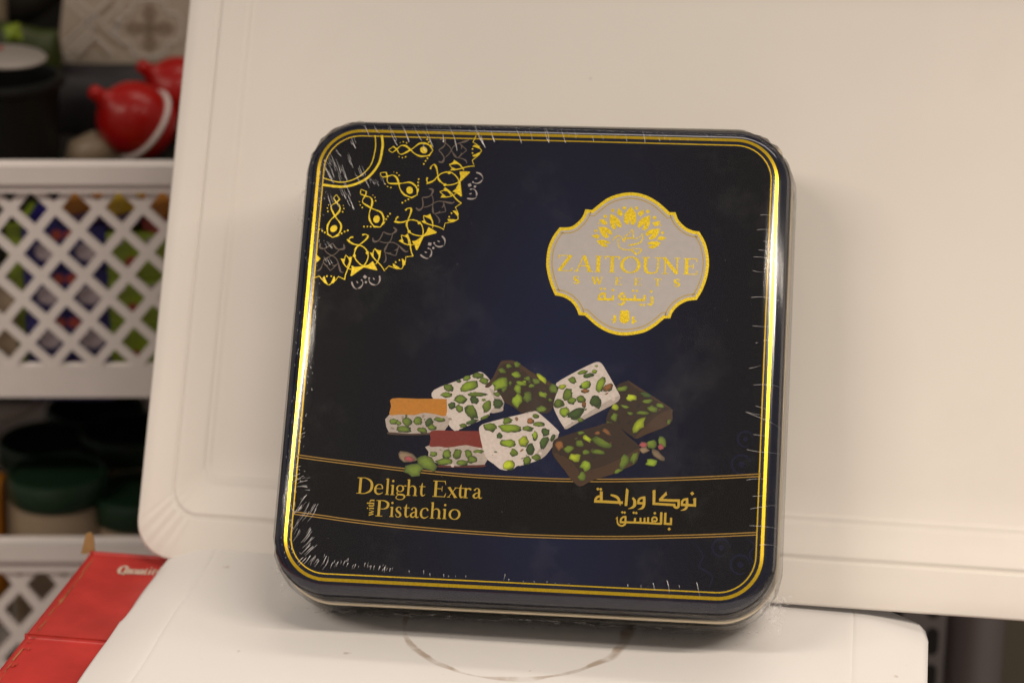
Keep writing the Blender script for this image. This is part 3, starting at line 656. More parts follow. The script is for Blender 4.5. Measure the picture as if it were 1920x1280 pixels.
piece('white_nougat', .00014, [(QL([(660, 88), (700, 100), (740, 160), (830, 320), (865, 390), (860, 420), (830, 450), (760, 490), (490, 625), (400, 680), (370, 670), (330, 610), (285, 520), (275, 470), (290, 400), (320, 320), (300, 275), (460, 180), (600, 110)]), 'w'), (QL([(690, 470), (850, 390), (860, 420), (830, 450), (760, 490), (490, 628), (400, 680), (372, 668), (500, 590)]), 'wd')],
      pn(Q, [(535, 178, 45, 18, -15), (580, 208, 50, 20, -8, 'd'), (638, 172, 25, 16, 0, 'l'), (442, 250, 38, 30, 0), (560, 290, 54, 32, -20, 'l'), (555, 345, 34, 20, 0, 'k'), (690, 285, 36, 76, 20, 'l'), (755, 315, 46, 32, -30, 'k'), (350, 308, 35, 24, 0, 'y'), (400, 375, 40, 56, 20), (520, 415, 42, 34, 0), (435, 430, 38, 32, 0), (315, 455, 45, 38, 0), (650, 440, 52, 60, -30, 'd'), (370, 530, 42, 48, 0, 'l'), (475, 545, 78, 46, -35, 'd'), (515, 603, 30, 20, 0), (545, 465, 20, 28, 0, 'k'), (655, 125, 15, 9, 0, 'l')]))
piece('orange_topped_nougat', .00014, [(PL([(105, 570), (620, 575), (612, 720), (490, 728), (470, 745), (330, 760), (200, 748), (95, 740)]), 'wd'), (PL([(97, 738), (300, 752), (500, 742), (490, 760), (300, 766), (102, 760)]), 'ob'), (PL([(125, 428), (360, 430), (605, 432), (628, 455), (622, 585), (520, 572), (420, 560), (330, 580), (200, 575), (103, 580), (115, 500)]), 'o')],
      pn(P, [(140, 640, 40, 25, 0), (265, 645, 45, 42, 20), (360, 634, 40, 44, -20), (465, 645, 35, 44, 30, 'd'), (560, 622, 50, 20, 0), (230, 712, 75, 30, 0), (405, 720, 45, 25, 10), (490, 690, 45, 30, 20), (185, 655, 25, 20, 0)]))
piece('red_topped_nougat', .00017, [(PL([(470, 860), (988, 868), (975, 1045), (900, 1042), (780, 1045), (690, 1060), (600, 1050), (470, 985), (462, 920)]), 'wd'), (PL([(560, 1042), (760, 1052), (970, 1038), (965, 1060), (760, 1064), (560, 1062)]), 'rd'), (PL([(490, 725), (720, 727), (960, 730), (990, 745), (993, 800), (985, 880), (880, 872), (800, 858), (640, 880), (560, 870), (473, 870), (480, 800)]), 'r')],
      pn(P, [(505, 940, 35, 25, 0), (630, 942, 42, 45, 0), (725, 938, 40, 48, 10), (830, 938, 35, 40, -20), (925, 915, 50, 18, 0), (600, 1010, 75, 35, 0), (775, 1020, 55, 28, 0), (860, 990, 45, 35, 0)]))
piece('white_nougat', .00018, [(PL([(940, 680), (1010, 650), (1200, 600), (1330, 570), (1410, 545)]) + QL([(20, 552), (100, 525), (150, 545), (310, 690), (320, 730), (290, 800), (250, 860), (170, 945), (0, 1005)]) + PL([(1280, 1050), (1230, 1085), (1140, 1085), (1060, 1030), (985, 960), (930, 740)]), 'w'), (QL([(170, 945), (250, 860), (290, 800), (320, 730), (250, 760), (120, 900)]), 'wd'), (PL([(950, 700), (1100, 850), (1150, 1000), (1140, 1085), (1060, 1030), (985, 960), (930, 740)]), 'w')],
      pn(P, [(1030, 692, 62, 40, 10), (1215, 705, 104, 36, 5, 'l'), (1190, 635, 45, 28, -10), (1180, 840, 78, 38, 5, 'l'), (1115, 770, 28, 28, 0, 'd'), (1340, 825, 46, 50, 0, 'y'), (1250, 925, 40, 35, -20), (1200, 1040, 68, 46, 0, 'y'), (1365, 702, 40, 20, 0), (1370, 1000, 32, 45, 20), (1400, 890, 38, 45, 0, 'd')])
      + pn(Q, [(115, 568, 35, 18, 10), (70, 615, 30, 26, 0, 'k'), (145, 640, 48, 24, 0), (50, 680, 48, 24, 10, 'd'), (205, 710, 35, 38, 0, 'd'), (110, 740, 27, 42, 0, 'l'), (190, 800, 38, 60, 20, 'd'), (70, 862, 34, 52, 0, 'd'), (120, 935, 38, 30, 0), (265, 760, 18, 34, 30, 'd'), (40, 960, 22, 34, 0)]))
piece('brown_delight', .00020, [(QL([(280, 780), (380, 740), (500, 700), (650, 660), (740, 630), (830, 640), (930, 740), (1040, 840), (1030, 930), (1000, 990), (900, 1040), (800, 1085), (620, 1140), (510, 1195), (440, 1140), (380, 1060), (270, 920), (265, 850)]), 'b'), (QL([(275, 900), (390, 940), (500, 1060), (520, 1190), (440, 1140), (380, 1060)]), 'bl'), (QL([(520, 1080), (700, 1020), (900, 930), (1038, 850), (1030, 930), (1000, 990), (900, 1040), (800, 1085), (620, 1140), (515, 1190)]), 'bl')],
      pn(Q, [(515, 720, 35, 16, 0), (575, 770, 46, 24, 35, 'y'), (508, 812, 40, 30, 0), (705, 805, 98, 36, 25), (408, 862, 50, 36, -10), (565, 890, 32, 26, 0), (670, 885, 66, 24, 8), (472, 935, 56, 38, 0, 'y'), (560, 1005, 52, 55, 0, 'l'), (530, 1110, 38, 46, 20), (905, 970, 42, 72, 25), (990, 940, 36, 60, 20), (665, 720, 30, 18, 0, 'k'), (745, 710, 54, 20, 35, 'k'), (850, 1058, 45, 16, -20), (330, 830, 40, 50, 30, 'k')]))
a = Art(.00024)
for z, x, y, rx, ry, an, c in pn(P, [(262, 970, 105, 48, 15, 't'), (320, 1085, 112, 58, -5, 'g'), (465, 1035, 112, 60, 35, 'g')]): nut(a, z, x, y, rx, ry, an, c)
nut(a, P, 285, 985, 50, 26, 15, 'p', .00004)
a.build('pistachio_kernels', M['print'], pic)
a = Art(.00024)
for z, x, y, rx, ry, an, c in pn(Q, [(1080, 872, 46, 30, 0, 't'), (1150, 820, 46, 38, 0, 'g'), (1075, 825, 38, 28, -20, 'p'), (1240, 800, 44, 58, 10, 'g'), (1195, 908, 78, 36, 42, 't'), (1148, 985, 55, 38, 0, 'l')]): nut(a, z, x, y, rx, ry, an, c)
nut(a, Q, 1228, 842, 28, 28, 0, 'p', .00004)
a.build('pistachio_kernels', M['print'], pic)
# faint blue scrollwork on the right of the print
ZF = Zm(980, 940, 3.556)
a = Art(.00003)
for cx, cy, r in ((1398, 823, 9), (1390, 870, 11), (1352, 1026, 10), (1388, 1058, 11)):
    if cy == 1026: a.build('blue_scrolls', M['blueprint'], tin); a = Art(.00003)
    c = face(cx, cy); a.dot(c, r*.55*PXM, 10)
    a.stroke([(c[0] + r*1.6*PXM*math.cos(t), c[1] + r*1.6*PXM*math.sin(t)) for t in np.linspace(0, 5.2, 9)], [1, 3, 5, 5, 4, 5, 4, 3, 1] and [q*PXM for q in (1, 3, 5, 5, 4, 5, 4, 3, 1)])
for l in ([(1300, 1015), (1318, 1040), (1312, 1062), (1335, 1078), (1330, 1100)], [(1400, 1010), (1415, 1022), (1405, 1040), (1420, 1062)]):
    a.stroke([face(*p) for p in l], [q*PXM for q in (1, 3, 4, 3, 1, 1)][:len(l)])
a.build('blue_scrolls', M['blueprint'], tin)

# -- shrink wrap
rw = random.Random(3)
def jit(ring, ins, z):
    if ins > .002: return
    n = len(ring)
    for i, v in enumerate(ring):
        d = Vector((v.co.x, v.co.y, 0)).normalized()
        v.co += d*(rw.uniform(-.0005, .0006))
wrap = shell('shrink_wrap', [(.012, .00055), (.0075, .00052), (.0045, -.0001), (.0016, -.0012), (-.0001, -.0045), (-.0009, -.010), (-.0016, -.018), (-.0021, -.0252), (-.0017, -.034), (-.0008, -.044), (.0004, -.0503)], M['film'], tin, cap0=True, n=14, jit=jit)
def ridge(bm, pts, w, h, taper=False):
    n = len(pts); rows = []
    for i, p in enumerate(pts):
        a_, b_ = pts[max(i-1, 0)], pts[min(i+1, n-1)]
        d = Vector((b_[0]-a_[0], b_[1]-a_[1], 0)); d = d.normalized() if d.length else Vector((1, 0, 0))
        s = Vector((-d.y, d.x, 0)); t = i/(n-1); k = math.sin(math.pi*min(1, .12 + t*.85))**.6 if not taper else (.22 + .78*t**1.6)*(1 if t < .93 else .55)
        c = Vector((p[0], p[1], p[2])); N_ = Vector((0, 0, 1)) if len(p) < 4 else p[3]
        if len(p) > 3: s = d.cross(N_).normalized()
        rows.append([bm.verts.new(c + s*w*k*.5), bm.verts.new(c + N_*h*k), bm.verts.new(c - s*w*k*.5)])
    for p, q in zip(rows, rows[1:]):
        bm.faces.new((p[0], p[1], q[1], q[0])); bm.faces.new((p[1], p[2], q[2], q[1]))
def lift(x, y):
    """height of the film over the tin at (x, y)"""
    ix, iy = HW-abs(x), HH-abs(y); i = min(ix, iy)
    if ix < RC and iy < RC: i = min(i, RC - math.hypot(RC-ix, RC-iy))
    for (a_, za), (b_, zb) in zip(lidprof, lidprof[1:]):
        if a_ >= i >= b_: return za + (zb-za)*((a_-i)/(a_-b_)) + .0007
    return .0007 if i > 0 else -.008
bm = bmesh.new()
def streak(z, x0, y0, x1, y1, w=6):
    A, B = z(x0, y0), z(x1, y1); pts = []
    b0 = rw.uniform(-.06, .06)
    for i in range(7):
        t = i/6; off = b0*math.sin(math.pi*t)
        x = A[0] + (B[0]-A[0])*t - (B[1]-A[1])*off; y = A[1] + (B[1]-A[1])*t + (B[0]-A[0])*off
        pts.append((x, y, lift(x, y)))
    ins = lambda p: min(HW-abs(p[0]), HH-abs(p[1]))
    if ins(pts[0]) > ins(pts[-1]): pts = pts[::-1]
    ridge(bm, pts, z.w(w)*.78, z.w(w)*.30, True)
T1, T2 = Zm(640, 220, 4.8), Zm(1020, 220, 4.8); R1, R2 = Zm(1400, 320, 3.556), Zm(1390, 680, 3.556)
B1, B2, BL, LL = Zm(580, 1060, 4.8), Zm(980, 1080, 4.8), Zm(500, 940, 4.0), Zm(490, 680, 3.556)
for z, l in ((ZA, [(375, 150, 405, 225, 9), (225, 260, 262, 355, 7), (265, 240, 300, 275, 6), (180, 330, 250, 470, 8), (265, 300, 300, 400, 5), (310, 340, 345, 450, 6), (345, 270, 385, 360, 6), (430, 345, 460, 420, 8), (350, 560, 392, 655, 9), (300, 500, 335, 580, 7), (330, 470, 370, 560, 6), (250, 560, 290, 640, 5), (210, 560, 235, 640, 6), (640, 50, 700, 205, 6), (720, 40, 780, 180, 6), (810, 50, 870, 170, 5), (880, 100, 950, 210, 6), (1020, 120, 1025, 180, 12), (1060, 60, 1120, 240, 8), (1240, 40, 1320, 220, 7), (1290, 130, 1310, 200, 10), (1360, 100, 1385, 180, 9), (880, 190, 890, 240, 12), (460, 40, 500, 140, 4), (530, 50, 560, 110, 4), (470, 430, 500, 500, 5), (400, 400, 440, 480, 4), (200, 880, 240, 930, 7), (200, 1000, 225, 1045, 9), (510, 430, 540, 480, 4), (545, 440, 570, 490, 4), (590, 430, 610, 480, 4), (280, 380, 300, 460, 4), (215, 380, 240, 440, 5)]),
             (T2, [(5, 90, 45, 235, 7), (150, 100, 195, 235, 7), (270, 110, 290, 195, 4), (430, 150, 450, 225, 6), (730, 150, 748, 225, 5), (885, 100, 912, 235, 6), (1030, 180, 1045, 220, 6), (1130, 190, 1135, 215, 6), (1215, 190, 1225, 210, 5), (1500, 190, 1512, 212, 4), (640, 150, 640, 195, 4), (530, 180, 535, 205, 4), (1290, 195, 1300, 215, 5)]),
             (T1, [(1190, 60, 1300, 280, 7), (1350, 150, 1380, 225, 7), (1560, 80, 1625, 240, 8), (1690, 110, 1720, 208, 5), (1835, 80, 1870, 235, 8), (180, 40, 250, 160, 5), (400, 40, 500, 220, 5), (550, 60, 615, 225, 6), (750, 50, 830, 280, 5)]),
             (R1, [(90, 300, 175, 305, 4), (68, 398, 165, 400, 4), (110, 474, 160, 482, 4), (80, 532, 160, 538, 4), (45, 578, 150, 588, 4), (150, 588, 290, 635, 3), (30, 848, 170, 858, 5), (170, 858, 290, 882, 3), (40, 1037, 160, 1040, 4), (110, 1135, 170, 1137, 4), (60, 1150, 75, 1148, 6), (40, 668, 110, 680, 4)]),
             (R2, [(80, 150, 280, 155, 3.5), (30, 330, 140, 350, 4), (40, 335, 290, 435, 3.5), (80, 480, 180, 495, 4), (35, 580, 280, 590, 3.5), (35, 782, 170, 775, 4), (75, 890, 150, 885, 4), (60, 975, 240, 938, 4), (55, 1085, 270, 1090, 3.5), (120, 1215, 260, 1212, 3.5), (95, 290, 180, 320, 3), (50, 40, 130, 20, 4)]),
             (B1, [(900, 45, 903, 68, 8), (1032, 45, 1032, 78, 8), (1088, 72, 1088, 98, 8), (1212, 78, 1212, 102, 8), (1255, 90, 1256, 108, 7), (1410, 90, 1410, 110, 7), (1765, 75, 1750, 130, 6), (1797, 120, 1797, 140, 7), (640, 5, 630, 32, 8), (680, 15, 678, 45, 8), (730, 25, 728, 52, 8), (590, 0, 580, 40, 7), (560, 0, 550, 40, 7), (1318, 90, 1318, 106, 5)]),
             (B2, [(945, 75, 950, 97, 8), (1065, 82, 1068, 102, 7), (1175, 62, 1195, 130, 6), (1300, 38, 1320, 150, 7), (1410, 85, 1413, 105, 7), (1567, 55, 1600, 200, 5), (105, 45, 106, 60, 7), (220, 46, 221, 62, 7), (8, 42, 8, 54, 6), (293, 60, 294, 70, 6), (420, 64, 421, 74, 6)]),
             (BL, [(265, 35, 240, 75, 7), (375, 50, 310, 150, 7), (335, 205, 260, 310, 8), (345, 268, 270, 350, 7), (330, 325, 260, 395, 8), (355, 340, 290, 410, 7), (330, 405, 280, 470, 8), (360, 415, 330, 480, 6), (395, 440, 360, 490, 6), (452, 408, 430, 470, 7), (465, 440, 420, 510, 6), (500, 455, 480, 500, 7), (540, 450, 525, 490, 7), (592, 443, 575, 480, 7), (612, 460, 600, 490, 6), (670, 468, 655, 505, 7), (742, 460, 735, 490, 7), (785, 480, 780, 505, 6), (852, 482, 840, 515, 7), (888, 490, 880, 520, 7), (930, 500, 922, 525, 6), (370, 20, 330, 90, 6), (320, 20, 250, 120, 5), (300, 75, 230, 170, 5), (240, 150, 190, 230, 5), (250, 210, 200, 300, 5), (300, 420, 240, 480, 6), (230, 60, 200, 110, 5)]),
             (LL, [(265, 690, 215, 700, 5), (265, 770, 215, 795, 7), (310, 830, 235, 828, 8), (310, 785, 260, 800, 6), (305, 880, 255, 950, 7), (270, 960, 230, 1000, 8), (295, 465, 240, 480, 4), (290, 490, 275, 500, 5), (260, 740, 200, 760, 4)])):
    for q in l:
        streak(z, *q)
        if z in (BL, LL) or (z is ZA and q[0] < 620):            # finer crease glints beside the large ones
            for _ in range(2):
                dx, dy, k = rw.uniform(-26, 26), rw.uniform(-22, 22), rw.uniform(.4, .9)
                streak(z, q[0]+dx, q[1]+dy, q[0]+dx+(q[2]-q[0])*k, q[1]+dy+(q[3]-q[1])*k, q[4]*rw.uniform(.35, .7))
# small glints sprinkled along the left edge and the corners
for _ in range(240):
    y = rw.uniform(300, 1050); x = 600 - (y-300)*.092 + rw.gauss(4, 10)
    streak(Zm(0, 0, 1), x, y, x + rw.uniform(-2, 3), y + rw.uniform(1.5, 5), rw.uniform(.7, 1.6))
for _ in range(50):
    x = rw.uniform(640, 1400); y = 232 + (x-640)*.022 + rw.uniform(-3, 12)
    streak(Zm(0, 0, 1), x, y, x + rw.uniform(0, 2), y + rw.uniform(1, 4), rw.uniform(.7, 1.5))
for _ in range(40):
    x, y = rw.uniform(600, 1420), rw.uniform(300, 1060)
    streak(Zm(0, 0, 1), x, y, x + rw.uniform(-2, 2), y + rw.uniform(.6, 1.6), rw.uniform(.4, .9))
w_ = bmobj('wrinkle_glints', bm, M['crease_glint'], wrap, True); w_['kind'] = 'stuff'  # white ridges paint the glints on the film's creases
# crumpled film at the corners and gathered under the rim, painted lip highlights
bm = bmesh.new()
def tuft(px, py, r, n, zdep):
    c = face(px, py)
    for _ in range(n):
        a_ = rw.uniform(0, 6.28); q = [c[0] + rw.gauss(0, r*.45), c[1] + rw.gauss(0, r*.45), -zdep*rw.random() - .004]
        pts = []
        for i in range(4):
            q = [q[0] + math.cos(a_)*r*.22, q[1] + math.sin(a_)*r*.22, q[2] + rw.uniform(-.0015, .0015)]; a_ += rw.uniform(-1.0, 1.0)
            pts.append(tuple(q))
        ridge(bm, pts, rw.uniform(.0003, .0011), rw.uniform(.0002, .0007))
def lip_glint(x0, x1, s0, s1, w):  # whitish ridge painting a highlight streak along the bottom lip
    pts = []
    for i in range(12):
        t = i/11; k = s0 + (s1-s0)*t + rw.uniform(-.0002, .0002)
        pts.append((x0 + (x1-x0)*t, -HH - .0006 - .0009*min(1, k/.018), -k, Vector((0, -1, .2)).normalized()))
    ridge(bm, pts, w, w*.4)
for x0, x1, s0, s1, w in ((-.062, -.030, .0125, .0155, .0006), (-.045, -.020, .0135, .0150, .0004), (-.02, .015, .0150, .0170, .0003), (.03, .066, .0185, .0195, .00035), (-.078, -.066, .0110, .0120, .0005)): lip_glint(x0, x1, s0, s1, w)
tuft(1449, 1138, .0050, 60, .02); tuft(1462, 1118, .0030, 22, .02); tuft(563, 345, .0032, 22, .012); tuft(552, 395, .002, 10, .012); tuft(512, 1062, .0028, 20, .016); tuft(519, 1095, .002, 10, .016)
for _ in range(160):                                    # creases under the lid rim
    t = rw.uniform(-.92, .92); x = t*HW; y = -HH - .0004
    q = [x, y - .0012, -rw.uniform(.028, .046)]
    pts = [(q[0] + i*rw.uniform(.0003, .0012), q[1] - rw.uniform(0, .0006), q[2] + i*rw.uniform(-.0012, .0012), Vector((0, -1, 0))) for i in range(4)]
    ridge(bm, pts, rw.uniform(.0003, .0009), .0004)
t_ = bmobj('crumpled_film_and_glints', bm, M['tuft'], wrap, True); t_['kind'] = 'stuff'

# ------------------------------------------------------------------ white pastry tray behind the tin
RIMH = .0045
LAM, YAW = R(28), R(13.5)                                # lean and yaw of the tray; its base touches the tin's back corner
tn = Vector((-math.sin(YAW)*math.cos(LAM), -math.cos(YAW)*math.cos(LAM), math.sin(LAM)))
_pl = tn*(min((TC + TX*sx*HW + TY*sy*HH - TZ*(DEPTH + .0006)).dot(tn) for sx in (-1, 1) for sy in (-1, 1)) + RIMH)
B0, B1_ = hit(480, 1059, _pl, tn), hit(1800, 1155, _pl, tn)
tu = (B1_-B0).normalized()
tv = tn.cross(tu).normalized()
def ontray(px, py):
    v = hit(px, py, B0, tn) - B0; return (v.dot(tu), v.dot(tv))
ul = ontray(302, 520)[0]; ur = ontray(2120, 1090)[0]; vt = ontray(960, -200)[1]
cu, cv, thw, thh = (ul+ur)/2, vt/2, (ur-ul)/2, vt/2
tray = None
prof = [(0, .0033), (.0009, .0038), (.006, .0041), (.0140, .0045), (.0150, .0044), (.0155, .0032), (.0161, .0045), (.0172, .0043), (.0205, .0034), (.0262, .0018), (.0278, .0016), (.0284, .0006), (.0291, .0012), (.0300, .0004), (.0312, .0001), (.040, 0)]
bm = bmesh.new(); loops = []
NC = 28
for d, h in prof:
    ring = []
    iy = d*1.25
    pts = rrect(thw-d, thh-iy, max(.017 - d*.35, .007), NC)
    for i, (x, y) in enumerate(pts):
        k = i // (NC+1); t = (i % (NC+1))/NC
        f = math.sin(math.pi*t)**.5 if 0 < t < 1 else 0
        fl = f*max(0, 1-abs(d-.006)/.014)*(.00030*math.sin(t*math.pi*9 + k) + .00022*math.sin(t*math.pi*23 + 2*k + d*300))
        ring.append(bm.verts.new(B0 + tu*(cu+x) + tv*(cv+y) + tn*(h - RIMH + fl)))
    loops.append(ring)
for p, q in zip(loops, loops[1:]):
    for i in range(len(p)):
        j = (i+1) % len(p); bm.faces.new((p[i], p[j], q[j], q[i]))
bm.faces.new(loops[-1])
bmesh.ops.recalc_face_normals(bm, faces=bm.faces)
if sum((f.normal.dot(tn)) for f in bm.faces) < 0: bmesh.ops.reverse_faces(bm, faces=bm.faces)
for f in bm.faces: f.smooth = len(f.verts) < 5
me = bpy.data.meshes.new('pastry_tray'); bm.to_mesh(me); bm.free(); me.materials.append(M['board'])
tray = link(bpy.data.objects.new('pastry_tray', me))
so = tray.modifiers.new('thickness', 'SOLIDIFY'); so.thickness = .0012; so.offset = -1
tag(tray, 'large white cardboard pastry tray with an embossed rim, standing upright behind the navy tin', 'tray')

nt, b = nodes_of(M['board'])
tc = nt.nodes.new('ShaderNodeTexCoord'); vo = nt.nodes.new('ShaderNodeTexVoronoi'); vo.inputs['Scale'].default_value = 26
nt.links.new(tc.outputs['Object'], vo.inputs['Vector'])
dm = N(nt, 'ShaderNodeMapRange', i1=.018, i2=.028, i3=1, i4=0); nt.links.new(vo.outputs['Distance'], dm.inputs[0])
wn = nt.nodes.new('ShaderNodeSeparateColor'); nt.links.new(vo.outputs['Color'], wn.inputs[0])
th = N(nt, 'ShaderNodeMapRange', i1=.80, i2=.97, i3=0, i4=.75); nt.links.new(wn.outputs[0], th.inputs[0])
pr_ = N(nt, 'ShaderNodeMath', op='MULTIPLY'); nt.links.new(dm.outputs[0], pr_.inputs[0]); nt.links.new(th.outputs[0], pr_.inputs[1])
sg = nt.nodes.new('ShaderNodeTexNoise'); sg.inputs['Scale'].default_value = 9; sg.inputs['Detail'].default_value = 8; sg.inputs['Roughness'].default_value = .65
nt.links.new(tc.outputs['Object'], sg.inputs['Vector'])
sgm = N(nt, 'ShaderNodeMapRange', i1=.55, i2=.75, i3=0, i4=.07); nt.links.new(sg.outputs['Fac'], sgm.inputs[0])
mxx = N(nt, 'ShaderNodeMath', op='MAXIMUM'); nt.links.new(pr_.outputs[0], mxx.inputs[0]); nt.links.new(sgm.outputs[0], mxx.inputs[1])
mc = nt.nodes.new('ShaderNodeMix'); mc.data_type = 'RGBA'; mc.inputs[7].default_value = (.25, .19, .14, 1)
src = b.inputs['Base Color'].links[0].from_socket
nt.links.new(mxx.outputs[0], mc.inputs[0]); nt.links.new(src, mc.inputs[6]); nt.links.new(mc.outputs[2], b.inputs['Base Color'])

# ------------------------------------------------------------------ white carton the tin stands on
ZF_ = -.0085
rows = []
LE = [(344, 1055), (311, 1069), (289, 1100), (252.6, 1147.5), (226.6, 1176), (192.7, 1223), (153.6, 1279), (60, 1405), (-20, 1510)]
LEy = crom([tuple(ground(x, y, -.006)[:2]) for x, y in LE], 6)
re0, re1 = ground(1741, 1174), ground(1738, 1290)
rd = (re1-re0); rd.z = 0; rd.normalize()
rearL = ground(430, 1050); rearR = ground(1690, 1143)
nv = 70
colL = [0, .001, .002, .004, .006, .009, .012, .015, .018, .021, .0225, .0232, .0236, .024, .0244, .0248, .0256, .027, .030]
colR = [0, .001, .002, .004, .007, .010, .014, .018, .022, .025, .0265, .0272, .0276, .028, .0284, .0288, .0296, .031, .034]
nm_ = 60; nu = len(colL) + nm_ + len(colR) - 1
verts, faces = [], []
def left_at(t):                                         # left outline by depth fraction
    i = t*(len(LEy)-1); k = min(int(i), len(LEy)-2); f = i-k
    return Vector((LEy[k][0]*(1-f) + LEy[k+1][0]*f, LEy[k][1]*(1-f) + LEy[k+1][1]*f, 0))
for j in range(nv+1):
    t = (j/nv)**1.3
    Lp = left_at(t)
    dep = (Lp - Vector((LEy[0][0], LEy[0][1], 0))).length
    e_ = max(0, 1-dep/.0075)
    Rp = Vector((re0.x, re0.y, 0)) + Vector((rd.x, rd.y, 0))*dep + Vector((-.0105*e_, .0015*e_, 0))
    D_ = (Rp-Lp); wid = D_.length; D_ = D_/wid
    ds = colL + [.030 + (wid-.064)*(k+1)/(nm_+1) for k in range(nm_)] + [wid-c for c in reversed(colR)]
    for q in ds:
        p = Lp + D_*q; s_ = q/wid; wl, wr = q, wid-q
        p.y += (.020*math.sin(math.pi*min(1, max(0, s_)))**.07)*max(0, 1-dep/.10) if 0 < s_ < 1 else 0
        z = .0008*math.sin(s_*5.1 + .6)*math.sin(dep*17+.5)
        if wl < .024: z -= .0066*(1-wl/.024)**1.6 + .0006*math.sin(dep*105)*(1-wl/.024)
        if wr < .028: z -= .0042*(1-wr/.028)**1.6
        z -= .00075*math.exp(-((wl-.024)/.0005)**2) + .00045*math.exp(-((wr-.028)/.0006)**2)
        verts.append((p.x, p.y, z - .0008))
for j in range(nv):
    for i in range(nu):
        a_ = j*(nu+1)+i; faces.append((a_, a_+1, a_+nu+2, a_+nu+1))
carton = meshobj('cardboard_sheet', verts, faces, M['carton'], None, True)
if carton.data.polygons[0].normal.z < 0: carton.data.flip_normals()
so = carton.modifiers.new('thickness', 'SOLIDIFY'); so.thickness = .0024; so.offset = -1
tag(carton, 'creased white cardboard sheet with a brown ring stain under the tin', 'cardboard sheet')
# ring stain and specks as dirt on the carton
nt, b = nodes_of(M['carton'])
rc = (ground(968, 1172) + Vector((0, .008, 0)))
rad = (ground(1178, 1190)-ground(758, 1190)).length/2
rc = Vector((ground(968, 1190).x, 0, 0)); rc.y = ground(968, 1278).y + rad
tc = nt.nodes.new('ShaderNodeTexCoord'); sb = N(nt, 'ShaderNodeVectorMath', op='SUBTRACT'); sb.inputs[1].default_value = (rc.x, rc.y, 0)
fl = N(nt, 'ShaderNodeVectorMath', op='MULTIPLY'); fl.inputs[1].default_value = (1, 1, 0)
nt.links.new(tc.outputs['Object'], sb.inputs[0]); nt.links.new(sb.outputs[0], fl.inputs[0])
ln = N(nt, 'ShaderNodeVectorMath', op='LENGTH'); nt.links.new(fl.outputs[0], ln.inputs[0])
nz = nt.nodes.new('ShaderNodeTexNoise'); nz.inputs['Scale'].default_value = 38; nz.inputs['Detail'].default_value = 5
nt.links.new(tc.outputs['Object'], nz.inputs['Vector'])
of = N(nt, 'ShaderNodeMath', op='MULTIPLY_ADD', i1=.006, i2=-.003-rad); nt.links.new(nz.outputs['Fac'], of.inputs[0])
ad = N(nt, 'ShaderNodeMath', op='ADD'); nt.links.new(ln.outputs['Value'], ad.inputs[0]); nt.links.new(of.outputs[0], ad.inputs[1])
ab = N(nt, 'ShaderNodeMath', op='ABSOLUTE'); nt.links.new(ad.outputs[0], ab.inputs[0])
nw = nt.nodes.new('ShaderNodeTexNoise'); nw.inputs['Scale'].default_value = 26; nt.links.new(tc.outputs['Object'], nw.inputs['Vector'])
wd = N(nt, 'ShaderNodeMapRange', i1=.35, i2=.68, i3=.0006, i4=.0033); nt.links.new(nw.outputs['Fac'], wd.inputs[0])
dv = N(nt, 'ShaderNodeMath', op='DIVIDE'); nt.links.new(ab.outputs[0], dv.inputs[0]); nt.links.new(wd.outputs[0], dv.inputs[1])
mk0 = N(nt, 'ShaderNodeMapRange', i1=.55, i2=1.15, i3=.75, i4=0); nt.links.new(dv.outputs[0], mk0.inputs[0])
pn2 = nt.nodes.new('ShaderNodeTexNoise'); pn2.inputs['Scale'].default_value = 75; pn2.inputs['Detail'].default_value = 7; nt.links.new(tc.outputs['Object'], pn2.inputs['Vector'])
pm = N(nt, 'ShaderNodeMapRange', i1=.40, i2=.60, i3=.18, i4=1); nt.links.new(pn2.outputs['Fac'], pm.inputs[0])
mk = N(nt, 'ShaderNodeMath', op='MULTIPLY'); nt.links.new(mk0.outputs[0], mk.inputs[0]); nt.links.new(pm.outputs[0], mk.inputs[1])
sk = nt.nodes.new('ShaderNodeTexNoise'); sk.inputs['Scale'].default_value = 130; sk.inputs['Detail'].default_value = 2; nt.links.new(tc.outputs['Object'], sk.inputs['Vector'])
sm = N(nt, 'ShaderNodeMapRange', i1=.73, i2=.78, i3=0, i4=.45); nt.links.new(sk.outputs['Fac'], sm.inputs[0])
mxm = N(nt, 'ShaderNodeMath', op='MAXIMUM'); nt.links.new(mk.outputs[0], mxm.inputs[0]); nt.links.new(sm.outputs[0], mxm.inputs[1])
mc = nt.nodes.new('ShaderNodeMix'); mc.data_type = 'RGBA'; mc.inputs[7].default_value = (.36, .26, .18, 1)
src = b.inputs['Base Color'].links[0].from_socket
nt.links.new(mxm.outputs[0], mc.inputs[0]); nt.links.new(src, mc.inputs[6]); nt.links.new(mc.outputs[2], b.inputs['Base Color'])

